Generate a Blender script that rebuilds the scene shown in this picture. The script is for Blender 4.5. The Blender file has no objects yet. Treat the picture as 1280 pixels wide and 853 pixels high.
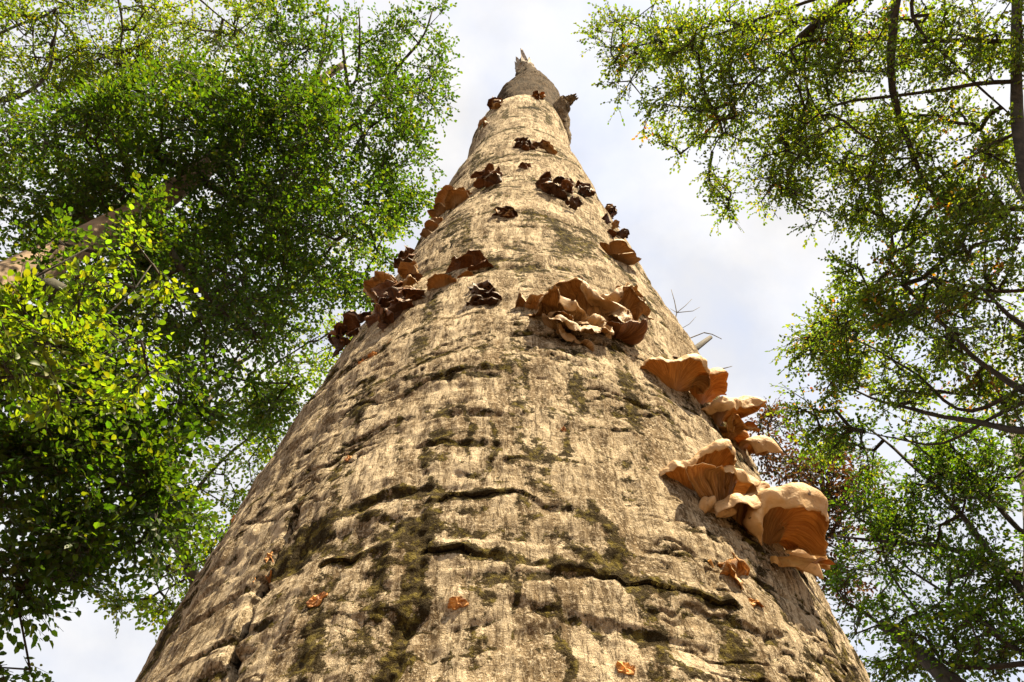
import bpy, math, random
import numpy as np
from mathutils import Vector, Matrix

sc = bpy.context.scene
COL = sc.collection
R_ = math.radians
# ------------------------------------------------------------------ camera
PW, PH = 1280.0, 853.0
FPX = 995.0                      # focal length in photograph pixels (about 28 mm)
PITCH = R_(65.0)
CD, CH = 1.10, 1.40              # camera: distance from the trunk axis, eye height
CAM = np.array([0.0, -CD, CH])
cam = bpy.data.cameras.new('camera')
cam.sensor_width = 36.0
cam.lens = FPX / PW * 36.0
cam.clip_start = 0.02
cam.clip_end = 500.0
camo = bpy.data.objects.new('camera', cam)
camo.location = CAM
camo.rotation_euler = (R_(90) + PITCH, 0, 0)
COL.objects.link(camo)
sc.camera = camo

# ------------------------------------------------------------------ light
SUN_EL, SUN_AZ = R_(60.0), R_(41.0)     # azimuth: to the right of straight behind the camera
SDIR = Vector((math.sin(SUN_AZ) * math.cos(SUN_EL), -math.cos(SUN_AZ) * math.cos(SUN_EL), math.sin(SUN_EL)))
sun = bpy.data.lights.new('sun', 'SUN')
sun.energy = 5.0
sun.angle = R_(0.53)
sun.color = (1.0, 0.84, 0.575)
suno = bpy.data.objects.new('sun', sun)
suno.rotation_euler = SDIR.to_track_quat('Z', 'Y').to_euler()
COL.objects.link(suno)

world = bpy.data.worlds.new('World')
sc.world = world
world.use_nodes = True
wt = world.node_tree
wn, wl = wt.nodes, wt.links
wn.clear()
wo = wn.new('ShaderNodeOutputWorld')
bg = wn.new('ShaderNodeBackground')
bg.inputs['Strength'].default_value = 0.1
sky = wn.new('ShaderNodeTexSky')
sky.sky_type = 'NISHITA'
sky.sun_disc = False
sky.sun_elevation = SUN_EL
sky.sun_rotation = math.atan2(SDIR.x, SDIR.y)
tc = wn.new('ShaderNodeTexCoord')
mp = wn.new('ShaderNodeMapping')
mp.inputs['Scale'].default_value = (1.0, 1.0, 1.0)
mp.inputs['Location'].default_value = (0.35, 0.1, 0.0)
cn = wn.new('ShaderNodeTexNoise')
cn.inputs['Scale'].default_value = 3.4
cn.inputs['Detail'].default_value = 7
cn.inputs['Roughness'].default_value = 0.55
cn.inputs['Distortion'].default_value = 0.25
cr = wn.new('ShaderNodeValToRGB')
cr.color_ramp.elements[0].position = 0.38
cr.color_ramp.elements[0].color = (0.72, 0.72, 0.72, 1)
cr.color_ramp.elements[1].position = 0.58
cr.color_ramp.elements[1].color = (1, 1, 1, 1)
wm = wn.new('ShaderNodeMix')
wm.data_type = 'RGBA'
wm.inputs[7].default_value = (2.80, 2.75, 2.74, 1)      # thin bright cloud
cn2 = wn.new('ShaderNodeTexNoise')
cn2.inputs['Scale'].default_value = 5.5
cn2.inputs['Detail'].default_value = 6
cn2.inputs['Roughness'].default_value = 0.55
cr2 = wn.new('ShaderNodeValToRGB')
cr2.color_ramp.elements[0].position = 0.36
cr2.color_ramp.elements[0].color = (2.58, 2.56, 2.60, 1)
cr2.color_ramp.elements[1].position = 0.58
cr2.color_ramp.elements[1].color = (3.05, 3.0, 2.97, 1)
wl.new(mp.outputs['Vector'], cn2.inputs['Vector'])
wl.new(cn2.outputs['Fac'], cr2.inputs['Fac'])
wl.new(cr2.outputs['Color'], wm.inputs[7])
wl.new(tc.outputs['Generated'], mp.inputs['Vector'])
wl.new(mp.outputs['Vector'], cn.inputs['Vector'])
wl.new(cn.outputs['Fac'], cr.inputs['Fac'])
wl.new(cr.outputs['Color'], wm.inputs[0])
wl.new(sky.outputs['Color'], wm.inputs[6])
wl.new(wm.outputs[2], bg.inputs['Color'])
wl.new(bg.outputs['Background'], wo.inputs['Surface'])

vs = sc.view_settings
vs.view_transform = 'Standard'
vs.look = 'None'
vs.exposure = 1.78
vs.gamma = 1.0
vs.use_curve_mapping = False
sc.render.engine = 'CYCLES'
sc.cycles.use_denoising = True
sc.cycles.max_bounces = 4
sc.cycles.diffuse_bounces = 2
sc.cycles.glossy_bounces = 2
sc.cycles.transmission_bounces = 4
sc.cycles.transparent_max_bounces = 4

# ------------------------------------------------------------------ helpers
rng = np.random.default_rng(11)

def tag(o, label=None, cat=None, group=None, kind=None):
    if label: o['label'] = label
    if cat: o['category'] = cat
    if group: o['group'] = group
    if kind: o['kind'] = kind
    return o

def empty(name, loc=(0, 0, 0)):
    o = bpy.data.objects.new(name, None)
    o.location = [float(c) for c in loc]
    o.empty_display_size = 0.1
    COL.objects.link(o)
    return o

def mesh_np(name, V, F, attrs=None, smooth=True):
    """V (n,3), F (m,k) or list of such arrays -> mesh datablock; attrs {name: (n,) or (n,3)}"""
    if not isinstance(F, list): F = [F]
    F = [np.asarray(f, np.int32) for f in F if len(f)]
    me = bpy.data.meshes.new(name)
    me.vertices.add(len(V))
    me.vertices.foreach_set('co', np.ascontiguousarray(V, np.float32).ravel())
    nl = sum(f.size for f in F)
    me.loops.add(nl)
    me.loops.foreach_set('vertex_index', np.concatenate([f.ravel() for f in F]))
    starts, off = [], 0
    for f in F:
        starts.append(off + np.arange(len(f), dtype=np.int32) * f.shape[1])
        off += f.size
    starts = np.concatenate(starts).astype(np.int32)
    me.polygons.add(len(starts))
    me.polygons.foreach_set('loop_start', starts)
    me.update(calc_edges=True)
    me.validate()
    me.polygons.foreach_set('use_smooth', np.full(len(me.polygons), smooth, bool))
    for k, a in (attrs or {}).items():
        a = np.asarray(a, np.float32)
        if a.ndim == 1:
            at = me.attributes.new(k, 'FLOAT', 'POINT'); at.data.foreach_set('value', a)
        else:
            at = me.attributes.new(k, 'FLOAT_COLOR', 'POINT')
            at.data.foreach_set('color', np.concatenate([a, np.ones((len(a), 1), np.float32)], 1).ravel())
    return me

def add(name, me, mat=None, parent=None):
    o = bpy.data.objects.new(name, me)
    COL.objects.link(o)
    if mat is not None and not me.materials: me.materials.append(mat)
    if parent is not None: o.parent = parent
    return o

_perm = np.random.default_rng(5).permutation(256)
_perm = np.concatenate([_perm, _perm, _perm]).astype(np.int32)
_g = np.random.default_rng(6).normal(size=(256, 3)); _g /= np.linalg.norm(_g, axis=1)[:, None]
_g = _g.astype(np.float32)

def perlin(x, y, z):
    x, y, z = (np.asarray(a, np.float32) for a in (x, y, z))
    xi, yi, zi = np.floor(x), np.floor(y), np.floor(z)
    fx, fy, fz = x - xi, y - yi, z - zi
    xi, yi, zi = (a.astype(np.int32) & 255 for a in (xi, yi, zi))
    u, v, w = (t * t * t * (t * (t * 6 - 15) + 10) for t in (fx, fy, fz))
    def gd(ix, iy, iz, dx, dy, dz):
        h = _perm[_perm[_perm[ix] + iy] + iz]
        g = _g[h]
        return g[..., 0] * dx + g[..., 1] * dy + g[..., 2] * dz
    a = gd(xi, yi, zi, fx, fy, fz); b = gd(xi + 1, yi, zi, fx - 1, fy, fz)
    c = gd(xi, yi + 1, zi, fx, fy - 1, fz); d = gd(xi + 1, yi + 1, zi, fx - 1, fy - 1, fz)
    e = gd(xi, yi, zi + 1, fx, fy, fz - 1); f = gd(xi + 1, yi, zi + 1, fx - 1, fy, fz - 1)
    g = gd(xi, yi + 1, zi + 1, fx, fy - 1, fz - 1); h = gd(xi + 1, yi + 1, zi + 1, fx - 1, fy - 1, fz - 1)
    return 1.6 * ((a + u * (b - a)) + v * ((c + u * (d - c)) - (a + u * (b - a)))
                  + w * (((e + u * (f - e)) + v * ((g + u * (h - g)) - (e + u * (f - e))))
                         - ((a + u * (b - a)) + v * ((c + u * (d - c)) - (a + u * (b - a))))))

def fbm(x, y, z, o=3):
    s, a = 0, 1.0
    for k in range(o):
        s = s + a * perlin(x * 2 ** k + 17 * k, y * 2 ** k + 5 * k, z * 2 ** k - 9 * k); a *= 0.5
    return s

def sstep(a, b, x):
    t = np.clip((x - a) / (b - a), 0, 1)
    return t * t * (3 - 2 * t)

def ray(px, py):
    x, y = (px - PW / 2) / FPX, (PH / 2 - py) / FPX
    d = np.array([x, math.cos(PITCH) - y * math.sin(PITCH), math.sin(PITCH) + y * math.cos(PITCH)])
    return d / np.linalg.norm(d)

def at(px, py, depth):
    """the point at a distance along the line of sight of a photograph pixel"""
    return CAM + ray(px, py) * depth

def tubes(paths, radii, sides=6, cap=True):
    """list of (k,3) paths with (k,) radii -> V, F(list)"""
    Vs, Fs, Ts, off = [], [], [], 0
    for P, rr in zip(paths, radii):
        P = np.asarray(P, float); n = len(P)
        T = np.gradient(P, axis=0); T /= np.linalg.norm(T, axis=1)[:, None] + 1e-9
        ref = np.array([0.31, 0.83, 0.46]) if abs(T[0] @ np.array([0.31, 0.83, 0.46])) < .9 else np.array([1., 0, 0])
        A = np.cross(T, ref); A /= np.linalg.norm(A, axis=1)[:, None] + 1e-9
        B = np.cross(T, A)
        an = np.arange(sides) * 2 * math.pi / sides
        ring = P[:, None] + np.asarray(rr)[:, None, None] * (np.cos(an)[None, :, None] * A[:, None] + np.sin(an)[None, :, None] * B[:, None])
        Vs.append(ring.reshape(-1, 3))
        i = np.arange(n - 1)[:, None] * sides; j = np.arange(sides)[None]; j2 = (j + 1) % sides
        Fs.append(np.stack([off + i + j, off + i + j2, off + i + sides + j2, off + i + sides + j], -1).reshape(-1, 4))
        if cap:
            Vs.append(P[-1:] + T[-1:] * rr[-1] * .5)
            e = off + (n - 1) * sides
            Ts.append(np.stack([e + np.arange(sides), e + (np.arange(sides) + 1) % sides, np.full(sides, off + n * sides)], -1))
            off += 1
        off += n * sides
    return np.concatenate(Vs), [np.concatenate(Fs)] + ([np.concatenate(Ts)] if Ts else [])

# ---- materials
def new_mat(name):
    m = bpy.data.materials.new(name); m.use_nodes = True
    nt = m.node_tree; nt.nodes.clear()
    out = nt.nodes.new('ShaderNodeOutputMaterial')
    return m, nt, out

def N(nt, t, **kw):
    n = nt.nodes.new(t)
    for k, v in kw.items():
        if k in n.inputs: n.inputs[k].default_value = v
        else: setattr(n, k, v)
    return n

def mixc(nt, fac, a, b, blend='MIX'):
    n = nt.nodes.new('ShaderNodeMix'); n.data_type = 'RGBA'; n.blend_type = blend
    for s, v in ((0, fac), (6, a), (7, b)):
        if hasattr(v, 'is_output'): nt.links.new(v, n.inputs[s])
        else: n.inputs[s].default_value = v if s == 0 else (*v, 1)
    return n.outputs[2]

def math_(nt, op, a, b=0.0, c=None, clamp=False):
    n = nt.nodes.new('ShaderNodeMath'); n.operation = op; n.use_clamp = clamp
    for s, v in ((0, a), (1, b), (2, c)):
        if v is None: continue
        if hasattr(v, 'is_output'): nt.links.new(v, n.inputs[s])
        else: n.inputs[s].default_value = v
    return n.outputs[0]

def remap(nt, v, a, b, lo=0.0, hi=1.0):
    n = nt.nodes.new('ShaderNodeMapRange'); n.interpolation_type = 'SMOOTHSTEP'
    nt.links.new(v, n.inputs[0])
    for i, q in enumerate((a, b, lo, hi)): n.inputs[i + 1].default_value = q
    return n.outputs[0]

def noise(nt, vec, scale, detail=4, rough=.55, dist=0.0):
    n = N(nt, 'ShaderNodeTexNoise', Scale=scale, Detail=detail, Roughness=rough, Distortion=dist)
    nt.links.new(vec, n.inputs['Vector'])
    return n.outputs['Fac']

def mapping(nt, vec, scale):
    n = N(nt, 'ShaderNodeMapping'); n.inputs['Scale'].default_value = scale
    nt.links.new(vec, n.inputs['Vector'])
    return n.outputs['Vector']

def attr(nt, name):
    return N(nt, 'ShaderNodeAttribute', attribute_name=name)

def bark_material():
    m, nt, out = new_mat('pale_beech_bark')
    co = N(nt, 'ShaderNodeTexCoord').outputs['Object']
    ver = mapping(nt, co, (1, 1, .16)); hor = mapping(nt, co, (.3, .3, 1))
    big = noise(nt, co, 3.2, 5); mid = noise(nt, co, 11, 6, .65, .5)
    streak = noise(nt, ver, 34, 7, .72, .9); fine = noise(nt, ver, 105, 6, .75, 1.0)
    hz = noise(nt, hor, 48, 6, .75, 1.2); grit = noise(nt, co, 230, 4, .75)
    c = mixc(nt, remap(nt, streak, .42, .56), (.215, .155, .092), (.62, .505, .35))
    c = mixc(nt, remap(nt, mid, .47, .60, 0, .6), c, (.175, .12, .066))
    c = mixc(nt, remap(nt, big, .46, .66, 0, .4), c, (.27, .205, .125))
    c = mixc(nt, remap(nt, fine, .50, .58, 0, .78), c, (.075, .047, .022))
    c = mixc(nt, remap(nt, math_(nt, 'ADD', hz, math_(nt, 'MULTIPLY', math_(nt, 'SUBTRACT', mid, .5), .8)), .58, .70, 0, .6), c, (.06, .038, .018))
    c = mixc(nt, remap(nt, grit, .52, .60, 0, .6), c, (.72, .61, .45))
    moss = attr(nt, 'moss').outputs['Fac']
    brk = noise(nt, co, 48, 6, .75)
    brk2 = noise(nt, co, 15, 4, .6)
    mm = math_(nt, 'ADD', moss, math_(nt, 'MULTIPLY', math_(nt, 'SUBTRACT', brk, .5), 2.6))
    mm = math_(nt, 'ADD', mm, math_(nt, 'MULTIPLY', math_(nt, 'SUBTRACT', brk2, .5), 1.1))
    mf = remap(nt, mm, .36, .50)
    mcol = mixc(nt, remap(nt, noise(nt, co, 75, 5, .75), .48, .62), (.032, .022, .006), (.19, .15, .032))
    c = mixc(nt, math_(nt, 'MULTIPLY', mf, .92), c, mcol)
    crv = attr(nt, 'crev_shade').outputs['Fac']
    c = mixc(nt, remap(nt, math_(nt, 'ADD', crv, math_(nt, 'MULTIPLY', math_(nt, 'SUBTRACT', brk, .5), .9)), .4, .8), c, (.016, .011, .006))  # near-black mixed in as painted shade of the bark's cracks and grooves
    st = attr(nt, 'stain').outputs['Fac']
    sf = remap(nt, math_(nt, 'ADD', st, math_(nt, 'MULTIPLY', math_(nt, 'SUBTRACT', brk, .5), 1.4)), .4, .9, 0, .75)
    c = mixc(nt, sf, c, (.42, .17, .05))
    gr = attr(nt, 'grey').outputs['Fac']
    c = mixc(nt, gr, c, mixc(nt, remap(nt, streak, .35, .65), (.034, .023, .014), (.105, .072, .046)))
    b = N(nt, 'ShaderNodeBsdfPrincipled', Roughness=.95)
    b.inputs['Specular IOR Level'].default_value = .04
    nt.links.new(c, b.inputs['Base Color'])
    hsum = math_(nt, 'SUBTRACT', math_(nt, 'ADD', math_(nt, 'MULTIPLY', streak, 1.1), math_(nt, 'MULTIPLY', grit, .35)), math_(nt, 'ADD', math_(nt, 'MULTIPLY', fine, .7), math_(nt, 'MULTIPLY', hz, .35)))
    hsum = math_(nt, 'ADD', hsum, math_(nt, 'MULTIPLY', math_(nt, 'MULTIPLY', brk, mf), 3.2))
    bp = N(nt, 'ShaderNodeBump', Strength=1.0, Distance=.013)
    nt.links.new(hsum, bp.inputs['Height']); nt.links.new(bp.outputs['Normal'], b.inputs['Normal'])
    nt.links.new(b.outputs[0], out.inputs['Surface'])
    return m

def plain_bark(name, dark, light, scale=14):
    m, nt, out = new_mat(name)
    co = N(nt, 'ShaderNodeTexCoord').outputs['Object']
    v = mapping(nt, co, (1, 1, .3))
    a = noise(nt, v, scale, 6, .65)
    c = mixc(nt, remap(nt, a, .35, .68), dark, light)
    c = mixc(nt, remap(nt, noise(nt, co, 2.5, 4), .55, .7, 0, .6), c, (.05, .055, .025))
    b = N(nt, 'ShaderNodeBsdfPrincipled', Roughness=.9)
    nt.links.new(c, b.inputs['Base Color'])
    bp = N(nt, 'ShaderNodeBump', Strength=.7, Distance=.02)
    nt.links.new(a, bp.inputs['Height']); nt.links.new(bp.outputs['Normal'], b.inputs['Normal'])
    nt.links.new(b.outputs[0], out.inputs['Surface'])
    return m

def leaf_material(name, trans=.5):
    """leaf colour comes with each leaf ('tint'); light passes through the blade"""
    m, nt, out = new_mat(name)
    t = attr(nt, 'tint').outputs['Color']
    info = N(nt, 'ShaderNodeNewGeometry')
    b = N(nt, 'ShaderNodeBsdfPrincipled', Roughness=.5)
    b.inputs['Specular IOR Level'].default_value = .35
    nt.links.new(t, b.inputs['Base Color'])
    tr = N(nt, 'ShaderNodeBsdfTranslucent')
    hs = mixc(nt, 1.0, t, (2.9, 2.75, .65), 'MULTIPLY')
    nt.links.new(hs, tr.inputs['Color'])
    ms = N(nt, 'ShaderNodeMixShader'); ms.inputs[0].default_value = trans
    nt.links.new(b.outputs[0], ms.inputs[1]); nt.links.new(tr.outputs[0], ms.inputs[2])
    nt.links.new(ms.outputs[0], out.inputs['Surface'])
    return m

def fungus_material(name, top, top2, gill, gill2, trans=.3, spot=.3):
    m, nt, out = new_mat(name)
    co = N(nt, 'ShaderNodeTexCoord').outputs['Object']
    g = attr(nt, 'gill').outputs['Fac']; a = attr(nt, 'ang').outputs['Fac']; r = attr(nt, 'rad').outputs['Fac']
    n1 = noise(nt, co, 26, 5, .6, .4); n2 = noise(nt, co, 110, 4, .65)
    cv = N(nt, 'ShaderNodeCombineXYZ')
    nt.links.new(math_(nt, 'MULTIPLY', a, 46.0), cv.inputs[0]); nt.links.new(math_(nt, 'MULTIPLY', r, 2.0), cv.inputs[1])
    gl = noise(nt, cv.outputs[0], 1.0, 3, .6, .3)
    tcol = mixc(nt, remap(nt, n1, .38, .64), top, top2)
    tcol = mixc(nt, remap(nt, n2, .57, .68, 0, spot), tcol, (.17, .085, .03))
    tcol = mixc(nt, remap(nt, noise(nt, co, 70, 2, .5), .68, .72, 0, .8), tcol, (.05, .022, .01))
    gcol = mixc(nt, remap(nt, gl, .36, .64), gill2, gill)
    gcol = mixc(nt, remap(nt, n1, .5, .72, 0, .5), gcol, gill2)
    c = mixc(nt, g, tcol, gcol)
    b = N(nt, 'ShaderNodeBsdfPrincipled', Roughness=.62)
    b.inputs['Specular IOR Level'].default_value = .3
    nt.links.new(c, b.inputs['Base Color'])
    h = math_(nt, 'ADD', math_(nt, 'MULTIPLY', math_(nt, 'MULTIPLY', gl, g), 1.0), math_(nt, 'ADD', math_(nt, 'MULTIPLY', n2, .35), math_(nt, 'MULTIPLY', n1, .7)))
    bp = N(nt, 'ShaderNodeBump', Strength=.85, Distance=.006)
    nt.links.new(h, bp.inputs['Height']); nt.links.new(bp.outputs['Normal'], b.inputs['Normal'])
    tr = N(nt, 'ShaderNodeBsdfTranslucent')
    tcl = mixc(nt, 1.0, c, (1.12, .95, .65), 'MULTIPLY')
    nt.links.new(tcl, tr.inputs['Color'])
    ms = N(nt, 'ShaderNodeMixShader'); ms.inputs[0].default_value = trans
    nt.links.new(b.outputs[0], ms.inputs[1]); nt.links.new(tr.outputs[0], ms.inputs[2])
    nt.links.new(ms.outputs[0], out.inputs['Surface'])
    return m

def wound_material():
    m, nt, out = new_mat('orange_inner_wood')
    co = N(nt, 'ShaderNodeTexCoord').outputs['Object']
    a = noise(nt, mapping(nt, co, (1, 1, .35)), 110, 4, .65)
    c = mixc(nt, remap(nt, a, .35, .65), (.22, .08, .02), (.62, .29, .07))
    b = N(nt, 'ShaderNodeBsdfPrincipled', Roughness=.75)
    nt.links.new(c, b.inputs['Base Color'])
    bp = N(nt, 'ShaderNodeBump', Strength=.8, Distance=.004)
    nt.links.new(a, bp.inputs['Height']); nt.links.new(bp.outputs['Normal'], b.inputs['Normal'])
    nt.links.new(b.outputs[0], out.inputs['Surface'])
    return m

def ground_material():
    m, nt, out = new_mat('beech_leaf_litter')
    co = N(nt, 'ShaderNodeTexCoord').outputs['Object']
    v = N(nt, 'ShaderNodeTexVoronoi', Scale=16.0); nt.links.new(co, v.inputs['Vector'])
    c = mixc(nt, v.outputs['Color'], (.06, .033, .015), (.16, .088, .04))
    c = mixc(nt, remap(nt, noise(nt, co, .8, 5), .5, .7), c, (.045, .06, .02))
    b = N(nt, 'ShaderNodeBsdfPrincipled', Roughness=.9)
    nt.links.new(c, b.inputs['Base Color'])
    bp = N(nt, 'ShaderNodeBump', Strength=.8, Distance=.03)
    nt.links.new(v.outputs['Distance'], bp.inputs['Height']); nt.links.new(bp.outputs['Normal'], b.inputs['Normal'])
    nt.links.new(b.outputs[0], out.inputs['Surface'])
    return m

M_BARK = bark_material()
M_LIMB = plain_bark('grey_brown_beech_limb_bark', (.055, .043, .03), (.16, .13, .095), 16)
M_DARKLIMB = plain_bark('dark_branch_bark', (.018, .014, .010), (.055, .043, .030), 20)
M_TANLIMB = plain_bark('smooth_tan_beech_bark', (.15, .10, .058), (.28, .195, .12), 9)
M_LEAF = leaf_material('beech_leaf', .52)
M_WOUND = wound_material()
M_WOOD = plain_bark('broken_pale_wood', (.22, .17, .13), (.45, .38, .31), 40)
M_PALE = fungus_material('pale_tan_fungus', (.66, .46, .25), (.50, .315, .145), (.50, .29, .11), (.31, .155, .052), .26, .35)
M_TAN = fungus_material('tan_brown_fungus', (.47, .31, .15), (.33, .195, .085), (.42, .265, .12), (.25, .135, .052), .22, .5)
M_BROWN = fungus_material('red_brown_dried_fungus', (.23, .108, .042), (.12, .052, .021), (.22, .092, .03), (.09, .036, .013), .12, .5)
M_DARK = fungus_material('dark_rotten_fungus', (.10, .050, .025), (.055, .027, .014), (.15, .068, .028), (.04, .019, .010), .10, .6)
M_TORN = fungus_material('torn_orange_fungus_flesh', (.55, .30, .085), (.40, .18, .04), (.50, .26, .07), (.32, .13, .03), .28, .3)

# ------------------------------------------------------------------ ground
def build_ground():
    n = 90
    t = np.linspace(-1, 1, n); s = np.sign(t) * np.abs(t) ** 2.2 * 130
    X, Y = np.meshgrid(s, s)
    rr = np.hypot(X, Y)
    Z = .06 * fbm(X * .5, Y * .5, X * 0, 3) * sstep(.5, 3, rr) + .8 * perlin(X * .04, Y * .04, X * 0) * sstep(6, 30, rr)
    i = np.arange(n - 1)[:, None] * n + np.arange(n - 1)[None]
    F = np.stack([i, i + 1, i + n + 1, i + n], -1).reshape(-1, 4)
    me = mesh_np('forest_floor', np.stack([X, Y, Z], -1).reshape(-1, 3), F)
    tag(add('ground', me, ground_material()), kind='structure')
build_ground()

# ------------------------------------------------------------------ the trunk: outline measured on the photograph
EL = np.array([(150, 890), (176, 844), (250, 723), (296, 641), (368, 524), (400, 481), (460, 402), (524, 309), (579, 218), (594, 178), (612, 144), (630, 124)], float)
ER = np.array([(1108, 890), (1088, 852), (1030, 746), (960, 620), (865, 447), (812, 350), (764, 274), (742, 237), (725, 206), (710, 178), (703, 150), (692, 122)], float)
def edge_az(P):
    a, hh = [], []
    for px, py in P:
        d = ray(px, py); az = math.atan2(d[0], d[1]); el = math.atan2(d[2], math.hypot(d[0], d[1]))
        a.append(az); hh.append(CD * math.cos(az) * math.tan(el))
    return np.array(hh), np.array(a)
hL, aL = edge_az(EL); hR, aR = edge_az(ER)
HT = np.linspace(max(hL[0], hR[0]), min(hL[-1], hR[-1]), 60)
iL, iR = np.interp(HT, hL, aL), np.interp(HT, hR, aR)
half, mid = (iR - iL) / 2, (iR + iL) / 2
RT = CD * np.sin(half) / np.cos(mid); XT = CD * np.tan(mid)
ker = np.ones(5) / 5
RT = np.convolve(np.pad(RT, 2, 'edge'), ker, 'valid'); XT = np.convolve(np.pad(XT, 2, 'edge'), ker, 'valid')
ZTOP = None
_z = np.concatenate([[-.3, 0, .15, .4, .9], CH + HT])
_r = np.concatenate([[RT[0] + .34, RT[0] + .22, RT[0] + .13, RT[0] + .06, RT[0] + .02], RT])
_x = np.concatenate([[XT[0]] * 5, XT])
def Rz(z): return np.interp(z, _z, _r)
def Xz(z): return np.interp(z, _z, _x)

def _front_z(px, py):
    d = ray(px, py); t = np.linspace(.3, 14, 9000); P = CAM + d * t[:, None]
    return P[np.argmax(np.hypot(P[:, 0] - Xz(P[:, 2]), P[:, 1]) < Rz(P[:, 2])), 2]
ZTOP = float(_front_z(662, 119)) - .03

def hit(px, py):
    """first point of the trunk's surface on the line of sight through a pixel: position, outward normal, distance"""
    d = ray(px, py)
    t = np.linspace(.3, 14, 9000)
    P = CAM + d * t[:, None]
    q = np.hypot(P[:, 0] - Xz(P[:, 2]), P[:, 1]) - Rz(P[:, 2])
    i = np.argmax(q < 0)
    if q[i] >= 0: i = int(np.argmin(np.abs(q) + 10 * (P[:, 2] > ZTOP)))
    p = P[i]
    n = np.array([p[0] - Xz(p[2]), p[1], 0]); n /= np.linalg.norm(n)
    return p, n, t[i]

def to_sz(px, py):
    p, n, t = hit(px, py)
    return math.atan2(n[0], -n[1]), p[2], t

# creases of the bark: (pixels along it, width px, depth, how dark with moss and painted shade)
CREASES = [
    ([(449, 628), (484, 615), (515, 610)], 5, .011, 1.0),
    ([(527, 630), (562, 618), (601, 615), (647, 613), (678, 628), (713, 634)], 5, .011, 1.0),
    ([(406, 700), (441, 701), (468, 688), (496, 668), (527, 665), (538, 683), (581, 683), (601, 691), (659, 692), (702, 702), (748, 711), (787, 723), (834, 735), (873, 747), (912, 762)], 5.5, .014, 1.1),
    ([(281, 849), (293, 789), (318, 738), (320, 715), (343, 676), (355, 660), (367, 633)], 17, .016, .30),
    ([(635, 577), (665, 570), (700, 572), (729, 579)], 5, .006, .8),
    ([(509, 492), (535, 482), (550, 477), (576, 470), (625, 467)], 4, .008, .9),
    ([(525, 459), (550, 452), (580, 446), (600, 446)], 4, .008, .9),
    ([(400, 520), (450, 492), (505, 468), (560, 432), (625, 421), (700, 425)], 3, .005, .6),
    ([(730, 536), (755, 534), (780, 540), (800, 552)], 4, .005, .7),
    ([(840, 690), (880, 700), (905, 708)], 4, .009, .7),
    ([(378, 560), (420, 540), (470, 518)], 3, .005, .5),
    ([(410, 766), (440, 768), (475, 768)], 3, .006, .5),
    ([(561, 309), (572, 297), (587, 286)], 2.5, .006, .6),
    ([(545, 318), (570, 300), (620, 296), (690, 315), (760, 330)], 2.5, .003, .5),
    ([(655, 267), (690, 280), (726, 300), (745, 320)], 3, .004, .8),
    ([(560, 262), (600, 245), (640, 238), (700, 245), (745, 268)], 2.2, .005, .8),
    ([(575, 240), (610, 226), (660, 219), (710, 225), (738, 240)], 2.0, .006, .8),
    ([(582, 218), (604, 200), (635, 192), (669, 192), (703, 198), (722, 208)], 2.2, .008, 1.0),
    ([(593, 184), (621, 163), (652, 155), (680, 161), (705, 176)], 2.0, .010, 1.2),
    ([(613, 147), (635, 137), (655, 134), (674, 139), (692, 152)], 1.6, .010, 1.1),
    ([(653, 141), (672, 147), (690, 156)], 1.2, .008, .4),
]
# mossy, algae-dark bands (not cracked): pixels, width px, strength
BANDS = [
    ([(530, 676), (522, 738), (496, 790), (464, 856)], 17, 1.05),
    ([(500, 690), (468, 730), (430, 790)], 16, .42),
    ([(455, 640), (500, 650), (540, 640), (600, 630)], 12, .6),
    ([(530, 560), (536, 580), (540, 610)], 5, .7), ([(500, 510), (497, 545), (505, 575)], 5, .55),
    ([(580, 515), (584, 545), (582, 580)], 5, .7), ([(612, 530), (618, 555), (612, 580)], 7, .75), ([(640, 500), (655, 520), (650, 545)], 7, .7),
    ([(575, 590), (600, 600), (650, 600)], 8, .5), ([(705, 520), (712, 545), (705, 565)], 6, .7),
    ([(660, 590), (685, 615), (740, 650)], 12, .6), ([(745, 640), (765, 670), (780, 710)], 18, .8), ([(700, 660), (730, 690), (770, 700)], 14, .65),
    ([(640, 700), (645, 740), (640, 780)], 5, .6), ([(690, 715), (705, 760), (710, 840)], 7, .65), ([(600, 750), (597, 790), (590, 810)], 8, .6),
    ([(760, 760), (740, 820)], 6, .5), ([(825, 820), (880, 845)], 10, .7), ([(520, 800), (500, 850)], 6, .5),
    ([(690, 275), (710, 300), (700, 320)], 16, .85), ([(620, 300), (660, 315), (700, 325)], 7, .6), ([(755, 315), (790, 350), (815, 390)], 9, .7),
    ([(600, 235), (650, 228), (710, 235)], 6, .6), ([(600, 212), (650, 205), (700, 212)], 5, .5), ([(600, 190), (650, 184), (705, 192)], 3, .5),
    ([(640, 440), (700, 440), (740, 450)], 12, .5), ([(450, 480), (500, 470), (560, 450)], 8, .65), ([(800, 400), (830, 440), (850, 470)], 8, .5),
    ([(510, 480), (560, 478), (620, 475)], 6, .8), ([(770, 450), (800, 500)], 7, .4),
]
STAINS = [([(453, 452), (470, 443)], 5, .9), ([(488, 432), (492, 428)], 4, .7), ([(603, 290), (608, 288)], 6, .5), ([(432, 568), (436, 566)], 3, .8), ([(700, 535), (706, 538)], 3, .5)]

SURF = {}
def on_bark(p, off):
    """slide points radially on to the real, relieved surface of the bark"""
    q = np.array(p, float)
    for k in range(len(q)):
        cx = float(Xz(q[k, 2])); th = math.atan2(q[k, 0] - cx, -q[k, 1])
        i = min(np.searchsorted(SURF['Z'], q[k, 2]), len(SURF['Z']) - 1); j = min(np.searchsorted(SURF['TH'], th), len(SURF['TH']) - 1)
        r = SURF['R'][i, j] + off[k]
        q[k, 0], q[k, 1] = cx + r * math.sin(th), -r * math.cos(th)
    return q

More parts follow.
